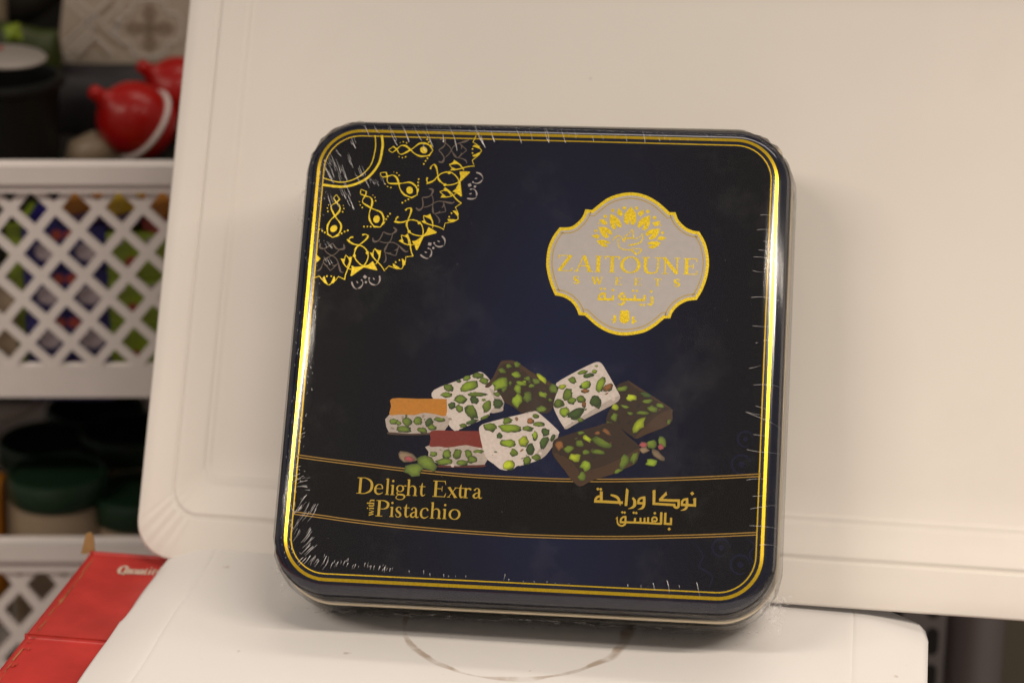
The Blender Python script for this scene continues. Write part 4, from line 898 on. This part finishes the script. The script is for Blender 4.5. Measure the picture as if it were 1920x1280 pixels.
# ------------------------------------------------------------------ red carton below
zr = -.0100
ca = ground(172, 1036, zr); cb = ground(8, 1243, zr)
ld = (cb-ca); ld.normalize(); pd = Vector((-ld.y, ld.x, 0))
if pd.x < 0: pd = -pd
red = empty('red_carton', (ca.x, ca.y, zr), 'red printed cardboard carton with worn edges and cream lettering, under the white sheet', 'carton')
red['_world'] = 1
LEN, WID, HGT = .36, .30, .26
def rp(a_, b_, z=0): return ca + ld*a_ + pd*b_ + Vector((0, 0, z))     # along the left edge, across, height
seam = ground(52, 1193, zr); sa_ = (seam-ca).dot(ld)
def slab(name, a0, a1, b0, b1, z0, z1, m, bev=.0012, parent=red):
    bm = bmesh.new(); bmesh.ops.create_cube(bm, size=1)
    for v in bm.verts:
        f = [v.co[i]+.5 for i in range(3)]
        v.co = rp(a0+(a1-a0)*f[0], b0+(b1-b0)*f[1], z0+(z1-z0)*f[2]) - red.location
    if bev: bmesh.ops.bevel(bm, geom=bm.edges[:], offset=bev, segments=3, affect='EDGES', profile=.5)
    return bmobj(name, bm, m, parent, True, 35)
slab('carton_body', 0, LEN, 0, WID, -HGT, -.0032, M['red'], .002)
slab('top_flap', .0005, sa_-.0006, .0006, WID-.001, -.0031, 0, M['red'], .0012)
slab('top_flap', sa_+.0006, LEN-.001, .0010, WID-.001, -.0031, -.0002, M['red'], .0012)
bm = bmesh.new()
pts = [rp(sa_ + .0006*math.sin(i*1.7), .002 + .036*i/14, .0002) - red.location for i in range(15)]
for i in range(14):
    w0, w1 = .0005*(1.4 - i/14), .0005*(1.4-(i+1)/14)
    a_ = [pts[i] - ld*w0, pts[i+1] - ld*w1, pts[i+1] + ld*w1 + Vector((0, 0, .0004)), pts[i] + ld*w0 + Vector((0, 0, .0004))]
    bm.faces.new([bm.verts.new(q) for q in a_])
bmobj('torn_seam_edge', bm, M['kraft'], red)
bm = bmesh.new()                                        # worn left edge showing brown board
rr = random.Random(5)
for i in range(46):
    a0 = rr.uniform(.004, .19); l_ = rr.uniform(.003, .014); b0 = .0030 + rr.uniform(-.0004, .0006); w_0 = rr.uniform(.00008, .0003)
    q = [rp(a0, b0, .00025), rp(a0+l_, b0+rr.uniform(-.0004, .0004), .00025), rp(a0+l_, b0+w_0, .00025), rp(a0, b0+w_0, .00025)]
    bm.faces.new([bm.verts.new(p-red.location) for p in q])
bmobj('worn_edge', bm, M['kraft'], red)
bm = bmesh.new()
for i in range(16):                                     # glossy tape crumpled at the corner of the seam
    a0 = sa_ + rr.uniform(-.012, .035); b0 = rr.uniform(.0012, .006)
    q = [rp(a0 + rr.uniform(-.002, .002), b0 + rr.uniform(-.0012, .0012), .0003 + rr.uniform(0, .0004)) - red.location for _ in range(3)]
    bm.faces.new([bm.verts.new(p) for p in q])
bmobj('crumpled_tape', bm, M['tape'], red)
bm = bmesh.new()                                        # brown flap end sticking up at the rear corner
k0 = ground(158, 1038, zr)-red.location
f_ = [Vector((-.0015, 0, 0)), Vector((.0045, .001, 0)), Vector((.0042, .002, .0075)), Vector((.003, .0024, .0092)), Vector((.0008, .002, .0085))]
v0 = [bm.verts.new(k0+p) for p in f_]; v1 = [bm.verts.new(k0+p+Vector((0, .0012, 0))) for p in f_]
bm.faces.new(v0); bm.faces.new(v1[::-1])
for i in range(5): bm.faces.new((v0[i], v1[i], v1[(i+1) % 5], v0[(i+1) % 5]))
bmobj('torn_flap', bm, M['kraft'], red)
# lettering
tx = Art(0)
A, B = ground(219, 1075.5, zr), ground(302, 1079, zr); exw = (B-A).normalized(); eyw = Vector((-exw.y, exw.x, 0)); lw_ = (B-A).length
for ch, f0, f1 in (('Q', 0, .19), ('u', .19, .31), ('a', .31, .44), ('n', .44, .57), ('t', .57, .67), ('i', .67, .75), ('t', .75, .85), ('y', .85, 1)):
    glyph(tx, ch, f0*lw_, f1*lw_, (0, 0), (1, 0), (0, 1), .0080, .85)
o = tx.build('cream_lettering', M['creamprint'], red)
for v in o.data.vertices:
    v.co = (A - red.location) + exw*v.co.x + eyw*v.co.y + Vector((0, 0, .0003))

# ------------------------------------------------------------------ shelf and baskets behind
trayback = max((B0 + tu*(ul) + tv*vt - tn*.012).y, (B0 + tu*ul + tv*.25).y)
YB = trayback + .035
print('tray back y', trayback, 'basket plane', YB)
BN = Vector((0, -math.cos(R(1)), -math.sin(R(1))))       # basket fronts flare outwards at the top
BV = Vector((0, -math.sin(R(1)), math.cos(R(1))))
def make_basket(P0, yr0, yr1, yl0, yl1, x0, x1, label, seedpts):
    """front panel on the plane through P0: rim yr0..yr1, lattice yl0..yl1 in photo pixels"""
    def pl(px, py):
        v = hit(px, py, P0, BN) - P0; return (v.x, v.dot(BV))
    root = empty('plastic_basket', tuple(P0), label, 'basket', 'white lattice baskets on the shelf')
    xa, xb = pl(x0, yr0)[0], pl(x1, yr0)[0]
    r0, r1, l0, l1 = pl(200, yr0)[1], pl(200, yr1)[1], pl(200, yl0)[1], pl(200, yl1)[1]
    W3 = lambda x, s, d=0: Vector((x, 0, 0)) + BV*s - BN*d
    def bar(name, xs, ss, ds, bev):
        bm = bmesh.new(); bmesh.ops.create_cube(bm, size=1)
        for v in bm.verts:
            v.co = W3(xs[0]+(xs[1]-xs[0])*(v.co.x+.5), ss[0]+(ss[1]-ss[0])*(v.co.y+.5), ds[0]+(ds[1]-ds[0])*(v.co.z+.5))
        bmesh.ops.bevel(bm, geom=bm.edges[:], offset=bev, segments=3, affect='EDGES', profile=.5)
        return bmobj(name, bm, M['basket'], root, True, 40)
    bar('rim', (xa, xb), (r1, r0-.0045), (-.004, .004), .0015)
    bar('rim_lip', (xa, xb), (r0-.0048, r0), (-.0075, .004), .0022)
    bar('bottom_rail', (xa, xb), (l1-.0145, l1+.0005), (-.001, .004), .0012)
    h0, h1, h2 = (np.array(pl(*p)) for p in seedpts)
    a_, b_ = h1-h0, h2-h0
    bm = bmesh.new()
    for i in range(-40, 41):
        for j in range(-40, 41):
            c = h0 + a_*i + b_*j
            if not (xa-.03 < c[0] < xb+.03 and l1-.04 < c[1] < l0+.04): continue
            cor = [c + (a_*s + b_*t)/2 for s, t in ((-1, -1), (1, -1), (1, 1), (-1, 1))]
            inn = [c + (a_*s + b_*t)/2*.71 for s, t in ((-1, -1), (1, -1), (1, 1), (-1, 1))]
            vo = [bm.verts.new((p[0], p[1], 0)) for p in cor]; vi = [bm.verts.new((p[0], p[1], 0)) for p in inn]
            for k in range(4): bm.faces.new((vo[k], vo[(k+1) % 4], vi[(k+1) % 4], vi[k]))
    bmesh.ops.remove_doubles(bm, verts=bm.verts, dist=1e-5)
    for co, no in (((xa+.001, 0, 0), (-1, 0, 0)), ((xb-.001, 0, 0), (1, 0, 0)), ((0, l0+.001, 0), (0, 1, 0)), ((0, l1, 0), (0, -1, 0))):
        bmesh.ops.bisect_plane(bm, geom=bm.verts[:]+bm.edges[:]+bm.faces[:], plane_co=co, plane_no=no, clear_outer=True)
    bmesh.ops.solidify(bm, geom=bm.faces[:], thickness=.0022)
    for v in bm.verts: v.co = W3(v.co.x, v.co.y, v.co.z + .0006)
    bmobj('lattice', bm, M['basket'], root)
    if r1 > l0 + .0005: pass
    # sides, back, floor
    dp = .26
    zb, zt = (W3(0, l1-.0135)).z, (W3(0, r0-.004)).z
    yf = W3(0, l1).y + .004
    for n_, lo3, hi3 in (('side_wall', (xa, yf, zb), (xa+.0022, dp, zt)), ('side_wall', (xb-.0022, yf, zb), (xb, dp, zt)), ('back_wall', (xa, dp, zb), (xb, dp+.0022, zt)), ('basket_floor', (xa+.0023, yf, zb), (xb-.0023, dp-.0001, zb+.0022))):
        bmobj(n_, box_bm(lo3, hi3), M['basket'], root)
    return root, xa, xb, zb
PA = atY(150, 330, YB)
sA = [(0 + 408/2.667, 280 + 525/2.667), (530/2.667, 280 + 636/2.667), (313/2.667, 280 + 639/2.667)]
bA, axa, axb, azb = make_basket(PA, 312, 352, 360, 690, -330, 1010, 'white plastic basket with a diamond lattice front on the upper shelf, holding small boxes', sA)
PB = atY(100, 1040, YB - .004)
sB = [(37, 1140), (37+42, 1140-46), (37-41, 1140-47)]
bB, bxa, bxb, bzb = make_basket(PB, 1018, 1062, 1072, 1330, -330, 1010, 'white lattice basket on the lower shelf, partly hidden by the red carton', sB)
zA = PA.z + azb - .0005; zB = PB.z + bzb - .0005           # shelf boards carrying the baskets
board_ = box_bm((-.55, YB+.03, zA-.012), (.75, YB+.42, zA), .001)
tag(bmobj('shelf_board', board_, M['dark']), kind='structure')
tag(bmobj('shelf_board', box_bm((-.55, YB+.03, zB-.012), (.75, YB+.42, zB), .001), M['dark']), kind='structure')
tag(bmobj('shelf_back', box_bm((-.55, YB+.425, zB-.3), (.75, YB+.435, .75), 0), M['dark']), kind='structure')
tag(bmobj('floor', box_bm((-1.6, -1.6, -.31), (1.6, YB+.6, -.272), 0), mat('grey_floor', (.18, .165, .15), .5, 0, .4, .1, 8)), kind='structure')

def carry(name, px0, py0, px1, py1, Y, depth, m, label, cat, group=None, bev=.0015):
    a_, b_ = atY(px0, py1, Y), atY(px1, py0, Y)
    loc = Vector(((a_.x+b_.x)/2, Y, a_.z))
    e_ = empty(name, loc, label, cat, group)
    w, h = (b_.x-a_.x)/2, b_.z-a_.z
    bmobj('pack_body', box_bm((-w, 0, 0), (w, depth, h), bev), m, e_, True, 35)
    return e_, w, h
def patch(e_, name, pts, m, d=.0006):
    bm = bmesh.new(); vs = [bm.verts.new((x, -d, z)) for x, z in pts]; bm.faces.new(vs)
    r_ = bmesh.ops.extrude_face_region(bm, geom=bm.faces[:])
    for v in [g for g in r_['geom'] if isinstance(g, bmesh.types.BMVert)]: v.co.y += d*.8
    return bmobj(name, bm, m, e_)
def oval(cx, cz, rx, rz, n=16): return [(cx+rx*math.cos(2*math.pi*i/n), cz+rz*math.sin(2*math.pi*i/n)) for i in range(n)]
YC = YB + .022
ord_ = ['topmost', 'second', 'third', 'lowest']
for ci, (cx0, cx1, col) in enumerate(((44, 116, 'left'), (117, 199, 'right'))):
    for ri in range(4):
        y0 = 424 + ri*82
        e_, w, h = carry('blue_box', cx0 + ri*4, y0, cx1 + ri*4, y0+81.5, YC, .05, M['navy'], '%s small blue box in the %s blue stack inside the upper white basket' % (ord_[ri], col), 'box', 'small blue boxes in the basket')
        patch(e_, 'white_label', oval(w*.15, h*.42, w*.52, h*.21), M['packwhite'])
        patch(e_, 'red_label', oval(-w*.55 if ci else w*.72, h*.80, w*.28, h*.12), M['packred'], .0009)
for ci, (cx0, cx1, col) in enumerate(((201, 262, 'left'), (263, 345, 'right'))):
    for ri in range(3):
        y0 = 436 + ri*88
        e_, w, h = carry('green_box', cx0 + ri*4, y0, cx1 + ri*4, y0+87.5, YC, .05, M['lime'], '%s lime green box in the %s green stack inside the upper white basket' % (('topmost', 'middle', 'lowest')[ri], col), 'box', 'lime green boxes in the basket')
        patch(e_, 'red_label', oval(w*.45, h*.33, w*.38, h*.17), M['packred'])
        patch(e_, 'grey_print', oval(-w*.3, h*.82, w*.35, h*.08), M['packwhite'])
def pouch(px0, py0, px1, py1, Y, top, bot, label):
    a_, b_ = atY(px0, py1, Y), atY(px1, py0, Y); w, h = (b_.x-a_.x)/2, b_.z-a_.z
    e_ = empty('snack_pouch', ((a_.x+b_.x)/2, Y, a_.z), label, 'pouch')
    for nm, z0, z1, mm_ in (('pouch_front', h*.42, h, top), ('printed_band', 0, h*.42, bot)):
        bm = box_bm((-w, 0, z0), (w, .03, z1), .002)
        bmesh.ops.subdivide_edges(bm, edges=bm.edges[:], cuts=2, use_grid_fill=True)
        for v in bm.verts: v.co.y -= .004*math.cos(v.co.x/w*1.4); v.co.z += .0012*math.sin(v.co.x*260)
        bmobj(nm, bm, mm_, e_, True, 50)
pouch(112, 366, 192, 420, YC+.004, M['orange'], M['purple'], 'brown and purple pouch lying on the blue boxes in the upper basket')
pouch(196, 366, 262, 424, YC+.002, M['yellow'], M['purple'], 'yellow pouch with a purple band lying between the blue and green boxes')
pouch(266, 370, 350, 434, YC+.003, M['orange'], M['packred'], 'orange and red pouch lying on the green boxes beside the tray edge')
carry('narrow_carton', 30, 420, 43, 720, YC+.004, .04, M['lime'], 'narrow lime green carton standing left of the blue boxes', 'carton')
carry('dark_carton', -60, 380, 28, 724, YC+.006, .05, M['dark'], 'dark carton at the left end of the upper basket', 'carton')
carry('beige_pack', -70, 530, 24, 724, YC-.002, .006, M['jarbody'], 'beige packet in front of the dark carton at the left end', 'packet')

# things standing above the upper basket, on plain dark cartons that fill it
zfl = PA.z + azb + .0026
def filler(x0, x1, y0, y1, ztop, label):
    e_ = empty('dark_carton', ((x0+x1)/2, y0, zfl), label, 'carton')
    bmobj('carton_body', box_bm((x0-(x0+x1)/2, 0, 0), (x1-(x0+x1)/2, y1-y0, ztop-zfl), .002), M['dark'], e_, True, 35)
zt1 = atY(100, 300, YB+.085).z - .0005
filler(atY(-60, 300, YB+.08).x, atY(430, 300, YB+.08).x, YB+.0755, YB+.138, zt1, 'long dark carton in the upper basket carrying the pot and the red bulbs')
filler(atY(-60, 300, YB+.16).x, atY(450, 300, YB+.16).x, YB+.163, YB+.255, atY(230, 131, YB+.172).z - .0004, 'tall dark carton at the back of the upper basket under the patterned box')
YD = YB + .092
def bulb(px, py, tipx, tipy, Y, rpx, label):
    c = atY(px, py, Y); t = atY(tipx, tipy, Y-.012)
    r = (atY(px+rpx, py, Y)-c).length
    ax = (t-c); L = ax.length; q = ax.normalized().to_track_quat('Z', 'Y')
    e_ = empty('red_squeeze_bulb', c, label, 'squeeze bulb', 'red plastic bulbs above the upper basket')
    e_.rotation_mode = 'QUATERNION'; e_.rotation_quaternion = q
    pr = [(0, L*1.04), (r*.12, L*1.03), (r*.185, L*.985), (r*.20, L*.92), (r*.20, L*.84)]
    pr += [(r*.26, r*1.02), (r*.40, r*.93)] + [(r*math.sin(R(a_)), r*math.cos(R(a_))) for a_ in range(36, 110, 8)]
    bmobj('bulb_top', lathe_bm(pr, 40), M['bulb'], e_, True)
    bmobj('white_ring', lathe_bm([(r*.93, -r*.28), (r*1.06, -r*.30), (r*1.08, -r*.35), (r*1.05, -r*.40), (r*.9, -r*.41)], 40), M['whiteplastic'], e_, True)
    bmobj('bulb_base', lathe_bm([(r*.96, -r*.40), (r*.97, -r*.5), (r*.90, -r*.72), (r*.7, -r*.95), (r*.4, -r*1.05), (0, -r*1.07)], 40), M['bulb'], e_, True)
bulb(250, 222, 172, 170, YD, 70, 'red plastic bulb with short nozzle and white ring, nearest above the basket')
bulb(335, 172, 262, 122, YD+.03, 66, 'red plastic bulb half hidden by the tray, below the patterned box')
# patterned box
YP = YB + .172
pb = empty('patterned_box', atY(230, 128, YP), 'beige box printed with a geometric trellis and a brown flower', 'box'); pb['_world'] = 1
q4 = [atY(106, 117, YP), atY(420, 132, YP), atY(440, -60, YP), atY(126, -70, YP)]
bm = bmesh.new()
fr = [bm.verts.new(p-pb.location) for p in q4]; bk = [bm.verts.new(p-pb.location+Vector((.004, .06, -.004))) for p in q4]
bm.faces.new(fr); bm.faces.new(bk[::-1])
for i in range(4): bm.faces.new((fr[i], bk[i], bk[(i+1) % 4], fr[(i+1) % 4]))
bmobj('box_body', bm, M['tile'], pb)
def strip(name, lines, wpx, m, d):
    bm = bmesh.new()
    for pts in lines:
        P3 = [atY(x, y, YP-d) - pb.location for x, y in pts]
        w = wpx/4000.
        for p, q in zip(P3, P3[1:]):
            s = Vector((0, -1, 0)).cross(q-p).normalized()*w
            v = [bm.verts.new(x) for x in (p-s, q-s, q+s, p+s)]; f = bm.faces.new(v)
            r_ = bmesh.ops.extrude_face_region(bm, geom=[f])
            for vv in [g for g in r_['geom'] if isinstance(g, bmesh.types.BMVert)]: vv.co.y -= .0004
    bmobj(name, bm, m, pb)
strip('pale_trellis', [[(128, 2), (178, 52)], [(140, -6), (192, 42), (232, 4)], [(118, 82), (176, 28), (206, -4)], [(128, 96), (176, 50)], [(140, 104), (178, 66), (214, 100)], [(192, 46), (222, 74)], [(206, 60), (230, 36)], [(118, 96), (138, 116)]], 3.2, M['tileline'], .0006)
strip('brown_trellis', [[(132, 8), (172, 44), (216, 88)], [(122, 72), (166, 32)], [(146, 112), (176, 80), (204, 108)], [(186, 30), (212, 6)], [(212, 70), (236, 92)]], 1.6, M['tiledark'], .0005)
fx, fy = 280, 52
strip('pale_flower_outline', [[(fx+62*math.cos(R(a_))*(1 if a_ % 90 else 1), fy+(54)*math.sin(R(a_))) if (a_//15) % 6 != 3 else (fx+46*math.cos(R(a_)), fy+40*math.sin(R(a_))) for a_ in range(0, 361, 15)]], 3.4, M['tileline'], .0006)
strip('brown_flower', [[(fx+dx*14+dx2, fy+dy*14+dy2) for dx2, dy2 in ((0, 0), (dx*16-dy*10, dy*16+dx*10), (dx*28, dy*28), (dx*16+dy*10, dy*16-dx*10), (0, 0))] for dx, dy in ((1, 0), (-1, 0), (0, 1), (0, -1))] + [[(fx-11, fy-11), (fx+11, fy+11)], [(fx-11, fy+11), (fx+11, fy-11)]], 4.2, M['tiledark'], .0007)
# black pot, pale lid, olive bag, brown bag
def lathe_thing(name, px, py, Y, prof_, m, label, cat, parts=(), tilt=(0, 0), group=None):
    c = atY(px, py, Y); e_ = empty(name, c, label, cat, group); e_.rotation_euler = (R(tilt[0]), R(tilt[1]), 0)
    for pn_, pr, mm_ in parts: bmobj(pn_, lathe_bm(pr, 40), mm_, e_, True, 40)
    return e_
lathe_thing('black_pot', 20, 300, YB+.085, None, None, 'black round pot with a rolled rim at the left, above the upper basket', 'pot', parts=[
    ('pot_body', [(0, 0), (.022, 0), (.026, .004), (.028, .040), (.0285, .041)], M['black']), ('pot_rim', [(.0275, .040), (.031, .041), (.0318, .043), (.031, .0455), (.027, .046), (.026, .042), (.0245, .012), (0, .010)], M['black'])])
lathe_thing('pale_lid', 10, 106, YB+.082, None, None, 'pale grey domed lid with a small red mark, lying on the black pot', 'lid', tilt=(2, 3), parts=[
    ('lid_shell', [(0, .0030), (.010, .0028), (.017, .0020), (.0205, .0008), (.0215, -.0004), (.021, -.0014), (.018, -.002), (0, -.002)], M['lidwhite'])])
bm = bmesh.new(); 
lid_ = [o for o in C.objects if o.name == 'pale_lid'][0]
vs_ = [bm.verts.new((-.006 + .0045*math.cos(2*math.pi*i/16), .004 + .004*math.sin(2*math.pi*i/16), .0033)) for i in range(16)]; vs2 = [bm.verts.new((v.co.x, v.co.y, .0028)) for v in vs_]
bm.faces.new(vs_)
for i in range(16): bm.faces.new((vs_[i], vs_[(i+1) % 16], vs2[(i+1) % 16], vs2[i]))
bmobj('red_mark', bm, M['packred'], lid_)
def bag(name, pts, Y, depth, m, label, cat='bag'):
    P3 = [atY(x, y, Y) for x, y in pts]; c = sum(P3, Vector())/len(P3)
    e_ = empty(name, c, label, cat); n_ = len(P3); bm = bmesh.new(); rings = []
    for k, (s, d) in enumerate(((1, 0), (.96, -depth*.35), (.75, -depth*.7), (.35, -depth*.95))):
        rings.append([bm.verts.new((p-c)*s + Vector((rr.uniform(-.001, .001), d + depth*.5, rr.uniform(-.001, .001)))) for p in P3])
    rings.insert(0, [bm.verts.new((p-c)*.9 + Vector((0, depth*.8, 0))) for p in P3])
    for p, q in zip(rings, rings[1:]):
        for i in range(n_): bm.faces.new((p[i], p[(i+1) % n_], q[(i+1) % n_], q[i]))
    bm.faces.new(rings[0]); bm.faces.new(rings[-1])
    bmobj('bag_body', bm, m, e_, True, 60)
    return e_
bag('olive_bag', [(-30, 40), (30, 46), (70, 60), (108, 58), (112, 118), (90, 262), (-30, 262)], YB+.145, .012, M['leaf'], 'dark olive green bag behind the pale lid')
bag('lime_sachet', [(8, 56), (34, 48), (40, 74), (12, 78)], YB+.128, .008, M['lime'], 'small lime green sachet sticking up behind the pale lid', 'sachet')
bag('brown_bag', [(-40, -60), (40, -60), (118, -60), (120, 6), (60, 44), (20, 60), (-40, 60)], YB+.20, .03, M['dark'], 'dark brown bag at the top left corner')
bag('tan_pole_bag', [(-30, -50), (6, -50), (10, 20), (6, 90), (-30, 92)], YB+.18, .02, M['jarbody'], 'tan bag at the far left edge beside the dark brown bag')
bag('beige_sachet', [(128, 268), (170, 250), (205, 262), (226, 302), (150, 312), (118, 306)], YB+.084, .012, M['jarbody'], 'small beige sachet lying below the front red bulb', 'sachet')
bag('plum_bag', [(60, 124), (230, 125), (400, 126), (420, 290), (210, 290), (50, 290)], YB+.150, .018, mat('dark_plum_bag', (.018, .014, .016), .5, 0, .4, .3, 60), 'large dark plum bag behind the red bulbs, widened to hide the lit basket wall')  # dark bag stretched wide to cover the brightly lit basket back
# jars in the lower basket
def jar(px, py, Y, rmm, label, hb=.05, ht=.0115):
    c = atY(px, py, Y); r = rmm
    hb = c.z - ht - (PB.z + bzb + .0026)
    e_ = empty('lidded_jar', c - Vector((0, 0, hb+ht)), label, 'jar', 'dark green lidded jars in the lower basket')
    bmobj('jar_body', lathe_bm([(0, 0), (r*.86, 0), (r*.93, .004), (r*.93, hb-.006), (r*.86, hb), (0, hb)], 40), M['jarbody'], e_, True, 40)
    bmobj('lid', lathe_bm([(r*.95, hb-.004), (r, hb-.002), (r, hb+ht-.003), (r*.97, hb+ht-.0008), (r*.90, hb+ht), (r*.86, hb+ht-.0015), (0, hb+ht-.0015)], 48), M['greenlid'], e_, True, 40)
jar(108, 880, YB+.052, .0275, 'beige jar with a dark green lid at the front of the lower basket')
jar(262, 915, YB+.055, .0270, 'dark green lidded jar half hidden by the tray, lower right of the front jar')
jar(88, 818, YB+.112, .0275, 'dark green lidded jar behind the front jar, at the left')
jar(240, 800, YB+.118, .0275, 'dark green lidded jar at the back beside the tray edge')
jar(178, 757, YB+.172, .0290, 'rearmost dark green lidded jar just below the upper basket')
bag('white_sachet', [(-30, 748), (82, 744), (84, 762), (50, 778), (-30, 800)], YB+.098, .012, M['lidwhite'], 'white packet at the back left of the lower basket', 'packet')
bag('orange_packet', [(-40, 880), (4, 900), (14, 1180), (-40, 1190)], YB+.05, .02, M['orange'], 'orange packet at the left edge beside the front jar', 'packet')

# ------------------------------------------------------------------ shelf upright at the lower right
YU = YB - .01
def uz(px): return atY(px, 1200, YU).x
up_ = empty('shelf_upright', (uz(1790), YU, -.27), 'grey steel shelf upright with dark slots, right of the white sheet', 'shelf post')
x = lambda px: uz(px) - up_.location.x
def extr(name, prof_, z0, z1, m, closed=True, smooth=True):
    bm = bmesh.new(); a_ = [bm.verts.new((p[0], p[1], z0)) for p in prof_]; b_ = [bm.verts.new((p[0], p[1], z1)) for p in prof_]
    n_ = len(prof_)
    for i in range(n_ if closed else n_-1): bm.faces.new((a_[i], a_[(i+1) % n_], b_[(i+1) % n_], b_[i]))
    if closed: bm.faces.new(a_); bm.faces.new(b_)
    return bmobj(name, bm, m, up_, smooth, 50)
extr('slotted_flange', [(x(1690), 0), (x(1772), 0), (x(1774), .012), (x(1690), .012)], 0, .60, M['steel'])
bul = [(x(1772), .010)] + [(x(1778) + (x(1888)-x(1778))*t, .006 - .014*math.sin(math.pi*t)**.8) for t in np.linspace(0, 1, 18)] + [(x(1890), .012), (x(1772), .014)]
extr('rounded_post', bul, 0, .60, M['steel'])
extr('rear_flange', [(x(1888), .008), (x(2010), .008), (x(2010), .016), (x(1888), .016)], 0, .60, mat('olive_grey_steel', (.11, .095, .07), .5, .2, .4, .08, 14))
s0 = atY(1748, 1203, YU-.001).z - up_.location.z
for k in range(-6, 4):
    bm = bmesh.new(); zc = s0 + k*.0215
    pts = []
    for cz, a0 in ((zc+.0045, 0), (zc-.0045, 180)):
        for i in range(9): pts.append((x(1747) + .0036*math.cos(R(a0+22.5*i)), cz + .0036*math.sin(R(a0+22.5*i))))
    v_ = [bm.verts.new((p[0], -.0004, p[1])) for p in pts]; bm.faces.new(v_)
    vb = [bm.verts.new((p[0], .004, p[1])) for p in pts]
    for i in range(len(pts)): bm.faces.new((v_[i], v_[(i+1) % len(pts)], vb[(i+1) % len(pts)], vb[i]))
    bmobj('slot', bm, M['hole'], up_)
for o in C.objects:
    if o.get('_world') is not None: del o['_world']
